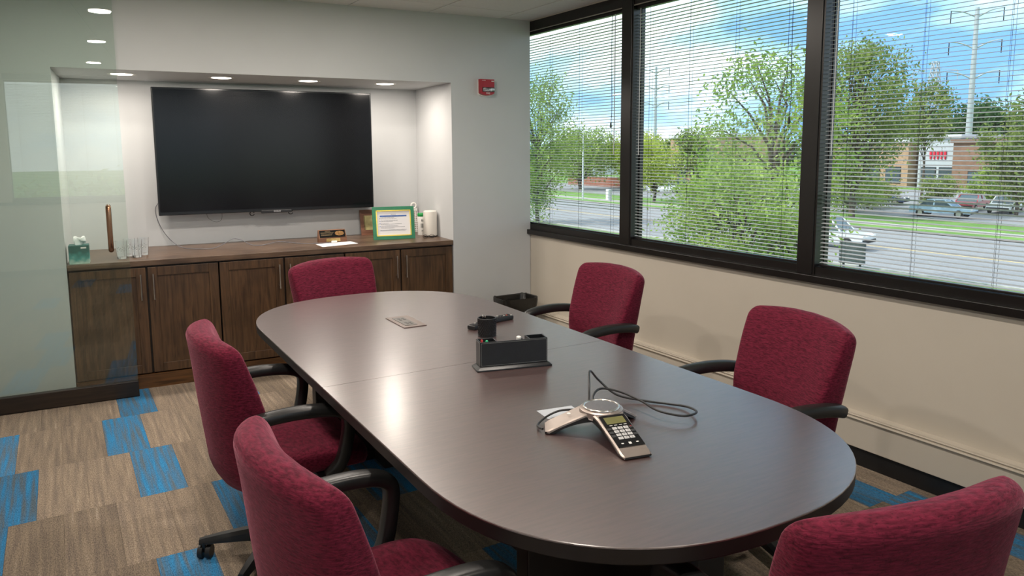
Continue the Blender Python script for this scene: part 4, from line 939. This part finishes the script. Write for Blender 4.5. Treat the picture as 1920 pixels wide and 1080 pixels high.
MB().box(-.15, .15, -8.5, 8.5, 0, 1.5).build('brickwork', mat('red_brick', '#9c6552', .9, var=.2, scale=2), t); MB().box(-.22, .22, -8.6, 8.6, 1.5, 1.62).build('coping', M_conc, t)
# cars
M_tyre = mat('tyre', (.015, .015, .015), .8); M_cglass = mat('car_glass', (.07, .10, .11), .08, var=.2)
def car(label, x, y, rz, col, suv, name='car'):
    t = thing(name, label, 'car', (x, y, ZG+.05), rz, 'cars outside the windows')
    cm = mat('car_paint_%s' % col, col, .3, coat=.5, var=.03)
    h1, h2 = (.98, 1.72) if suv else (.85, 1.42)
    pr = [(-2.3, .35), (-2.32, .75), (-2.2, h1), (-1.9, h1+.03), (1.05, h1), (2.05, h1-.12), (2.3, .72), (2.32, .38)]
    MB().loft([[(x_, yy*k, z_) for x_, z_ in pr] for yy, k in ((-.9, 1), (.9, 1))]).build('body', cm, t, 30)
    cb = [(-2.05 if suv else -1.7, h1), (-1.85 if suv else -1.1, h2-.05), (-1.5 if suv else -.9, h2), (.1, h2), (.35, h2-.05), (1.05, h1)]
    MB().loft([[(x_, s_*(.86 if z_ < h1+.1 else .72), z_) for x_, z_ in cb] for s_ in (-1, 1)]).build('cabin', M_cglass, t, 30)
    MB().box(-1.75 if suv else -1.05, .25, -.74, .74, h2-.03, h2+.03, bev=.02).build('roof', cm, t)
    for s_ in (-1, 1):
        m = MB()
        for xp in ((-1.95, -.75, .05) if suv else (-.45,)): m.tube([(xp, s_*.875, h1-.02), (xp+.02, s_*.73, h2)], .05, 6)
        m.tube([(1.04, s_*.865, h1), (.34, s_*.73, h2-.03)], .05, 6); m.build('pillars', cm, t)
        MB().box(2.22, 2.33, s_*.5, s_*.85, .66, .82, bev=.02).build('headlight', M_white, t)
    MB().box(2.25, 2.35, -.85, .85, .36, .56, bev=.03).build('bumper', M_tyre, t)
    for xx in (-1.45, 1.45):
        for s_ in (-1, 1):
            wv = MB().tube([(xx, s_*.72, .33), (xx, s_*.92, .33)], .33, 18).build('wheel', M_tyre, t, 40); MB().tube([(xx, s_*.915, .33), (xx, s_*.935, .33)], .19, 12).build('hubcap', M_chrome, wv, 40)
    return t
car('white sport utility vehicle driving on the road behind the dark sign', 35.2, 22.2, R(-80), '#d3d7da', True, 'suv')
car('white pickup-like vehicle parked foremost in the car park', 64.5, 67.3, R(-62), '#e6e8ea', True, 'suv')
car('blue car parked behind the white vehicle', 72, 71.8, R(-62), '#3c5d80', False)
car('silver car parked at left behind the young tree', 71.0, 78.0, R(-62), '#b9c0c6', False)
car('red car parked at right below the brown brick shop', 67.5, 30.8, R(190), '#a3202e', False)
car('white car parked at far right below the brown shop', 67.5, 27.8, R(190), '#e9ebec', False)
car('pale blue car by the far sidewalk in the right window', 59, 28.6, R(-80), '#a9c2d6', False)
car('dark blue car parked among the shrubs in the right window', 68.0, 39.6, R(-75), '#2d3e57', False)
# dark sign by the near kerb
t = thing('roadside_sign', 'dark grey board on two posts beside the near kerb', 'sign', (28.7, 16.3, ZG), R(8))
MB().box(-.06, .06, -.62, .62, .28, 1.35, bev=.02).build('board', mat('sign_dark', (.06, .075, .085), .6, var=.3, scale=6), t)
for yy in (-.4, .4): MB().box(-.04, .04, yy-.04, yy+.04, 0, .3).build('post', M_black, t)
# poles
M_steel = mat('galvanised', (.44, .46, .49), .5, .3, var=.08, scale=1)
def pole(name, label, x, y, z1, r0, r1, arms, arm_l, drop):
    t = thing(name, label, 'power pole', (x, y, ZG)); hh = z1-ZG
    MB().tube([(0, 0, 0), (0, 0, hh)], [r0, r1], 12).build('mast', M_steel, t, 60)
    for z in arms:
        for s_ in (-1, 1):
            a = MB().tube(smoothpath([(0, 0, z-ZG), (-s_*.28*arm_l, s_*.5*arm_l*.9, z-ZG+.45*arm_l*.6), (-s_*.56*arm_l, s_*arm_l*.85, z-ZG+.58*arm_l*.6)], 5), [.18, .17, .16, .15, .14, .13, .12, .11, .1, .1, .1], 6).build('arm', M_steel, t, 60)
            MB().tube([(-s_*.54*arm_l, s_*arm_l*.83, z-ZG+.58*arm_l*.6), (-s_*.54*arm_l, s_*arm_l*.83, z-ZG+.58*arm_l*.6-drop)], .1, 6).build('insulator', M_frame, a, 60)
    return t
pole('transmission_pole', 'tall grey steel power pole with curved arms in the right window', 156.6, 77.3, 29.3, .72, .40, (27.4, 21.2, 15.2), 4.6, 2.6)
pole('transmission_pole', 'distant thin power pole seen through the middle window', 136, 148.4, 23.4, .55, .3, (21.6, 17.2, 12.8), 3.6, 2.0)
t = thing('lattice_tower', 'distant lattice pylon between the trees and the power pole', 'pylon', (262, 144.4, ZG)); hh = 35.5
m = MB(); wz = lambda z: 4.2*(1-z/hh)**1.2+.8
zz = [0, 6, 11, 15.5, 19.5, 23, 26, 29, 32, hh]
for a, b_ in zip(zz, zz[1:]):
    A = [(sx*wz(a), sy*wz(a), a) for sx, sy in ((-1, -1), (1, -1), (1, 1), (-1, 1))]; Bq = [(sx*wz(b_), sy*wz(b_), b_) for sx, sy in ((-1, -1), (1, -1), (1, 1), (-1, 1))]
    for i in range(4):
        j = (i+1) % 4
        for p, q in ((A[i], Bq[i]), (A[i], Bq[j]), (A[j], Bq[i]), (Bq[i], Bq[j])): m.tube([p, q], .13, 4)
m.build('lattice', M_steel, t)
m = MB()
for s_ in (-1, 1):
    for dz in (0, 1.6): m.tube([(0, 0, hh-4+dz), (s_*-3.3, s_*6.0, hh-3.2)], .14, 4)
    m.tube([(s_*-3.3, s_*6.0, hh-3.2), (s_*-3.3, s_*6.0, hh-6.4)], .14, 4)
m.build('cross_arms', M_steel, t)
t = thing('lamp_post', 'white street lamp post beyond the road in the corner window', 'lamp post', (48.2, 63.6, ZG+.02))
MB().tube([(0, 0, 0), (0, 0, 7.2)], [.12, .07], 10).build('post', M_cop, t, 60); MB().tube(smoothpath([(0, 0, 7.15), (-.5, 0, 7.5), (-1.3, 0, 7.6)], 5), .05, 8).build('arm', M_cop, t, 60); MB().box(-1.9, -1.2, -.15, .15, 7.52, 7.66, bev=.03).build('lamp_head', M_cop, t)
t = thing('utility_box', 'green utility box at the foot of the young tree', 'utility box', (49.9, 56.6, ZG+.02)); MB().box(-.4, .4, -.35, .35, 0, 1.2, bev=.03).build('cabinet', mat('box_green', '#7fa892', .6), t); MB().box(-.42, -.4, -.3, .3, .1, 1.1).build('door', mat('box_green2', '#759c88', .6), t)
t = thing('utility_box', 'white utility box near the white lamp post', 'utility box', (49.6, 60.6, ZG+.02)); MB().box(-.25, .25, -.25, .25, 0, 1.25, bev=.03).build('cabinet', M_cop, t); MB().box(-.27, -.25, -.2, .2, .1, 1.1).build('door', M_white, t)
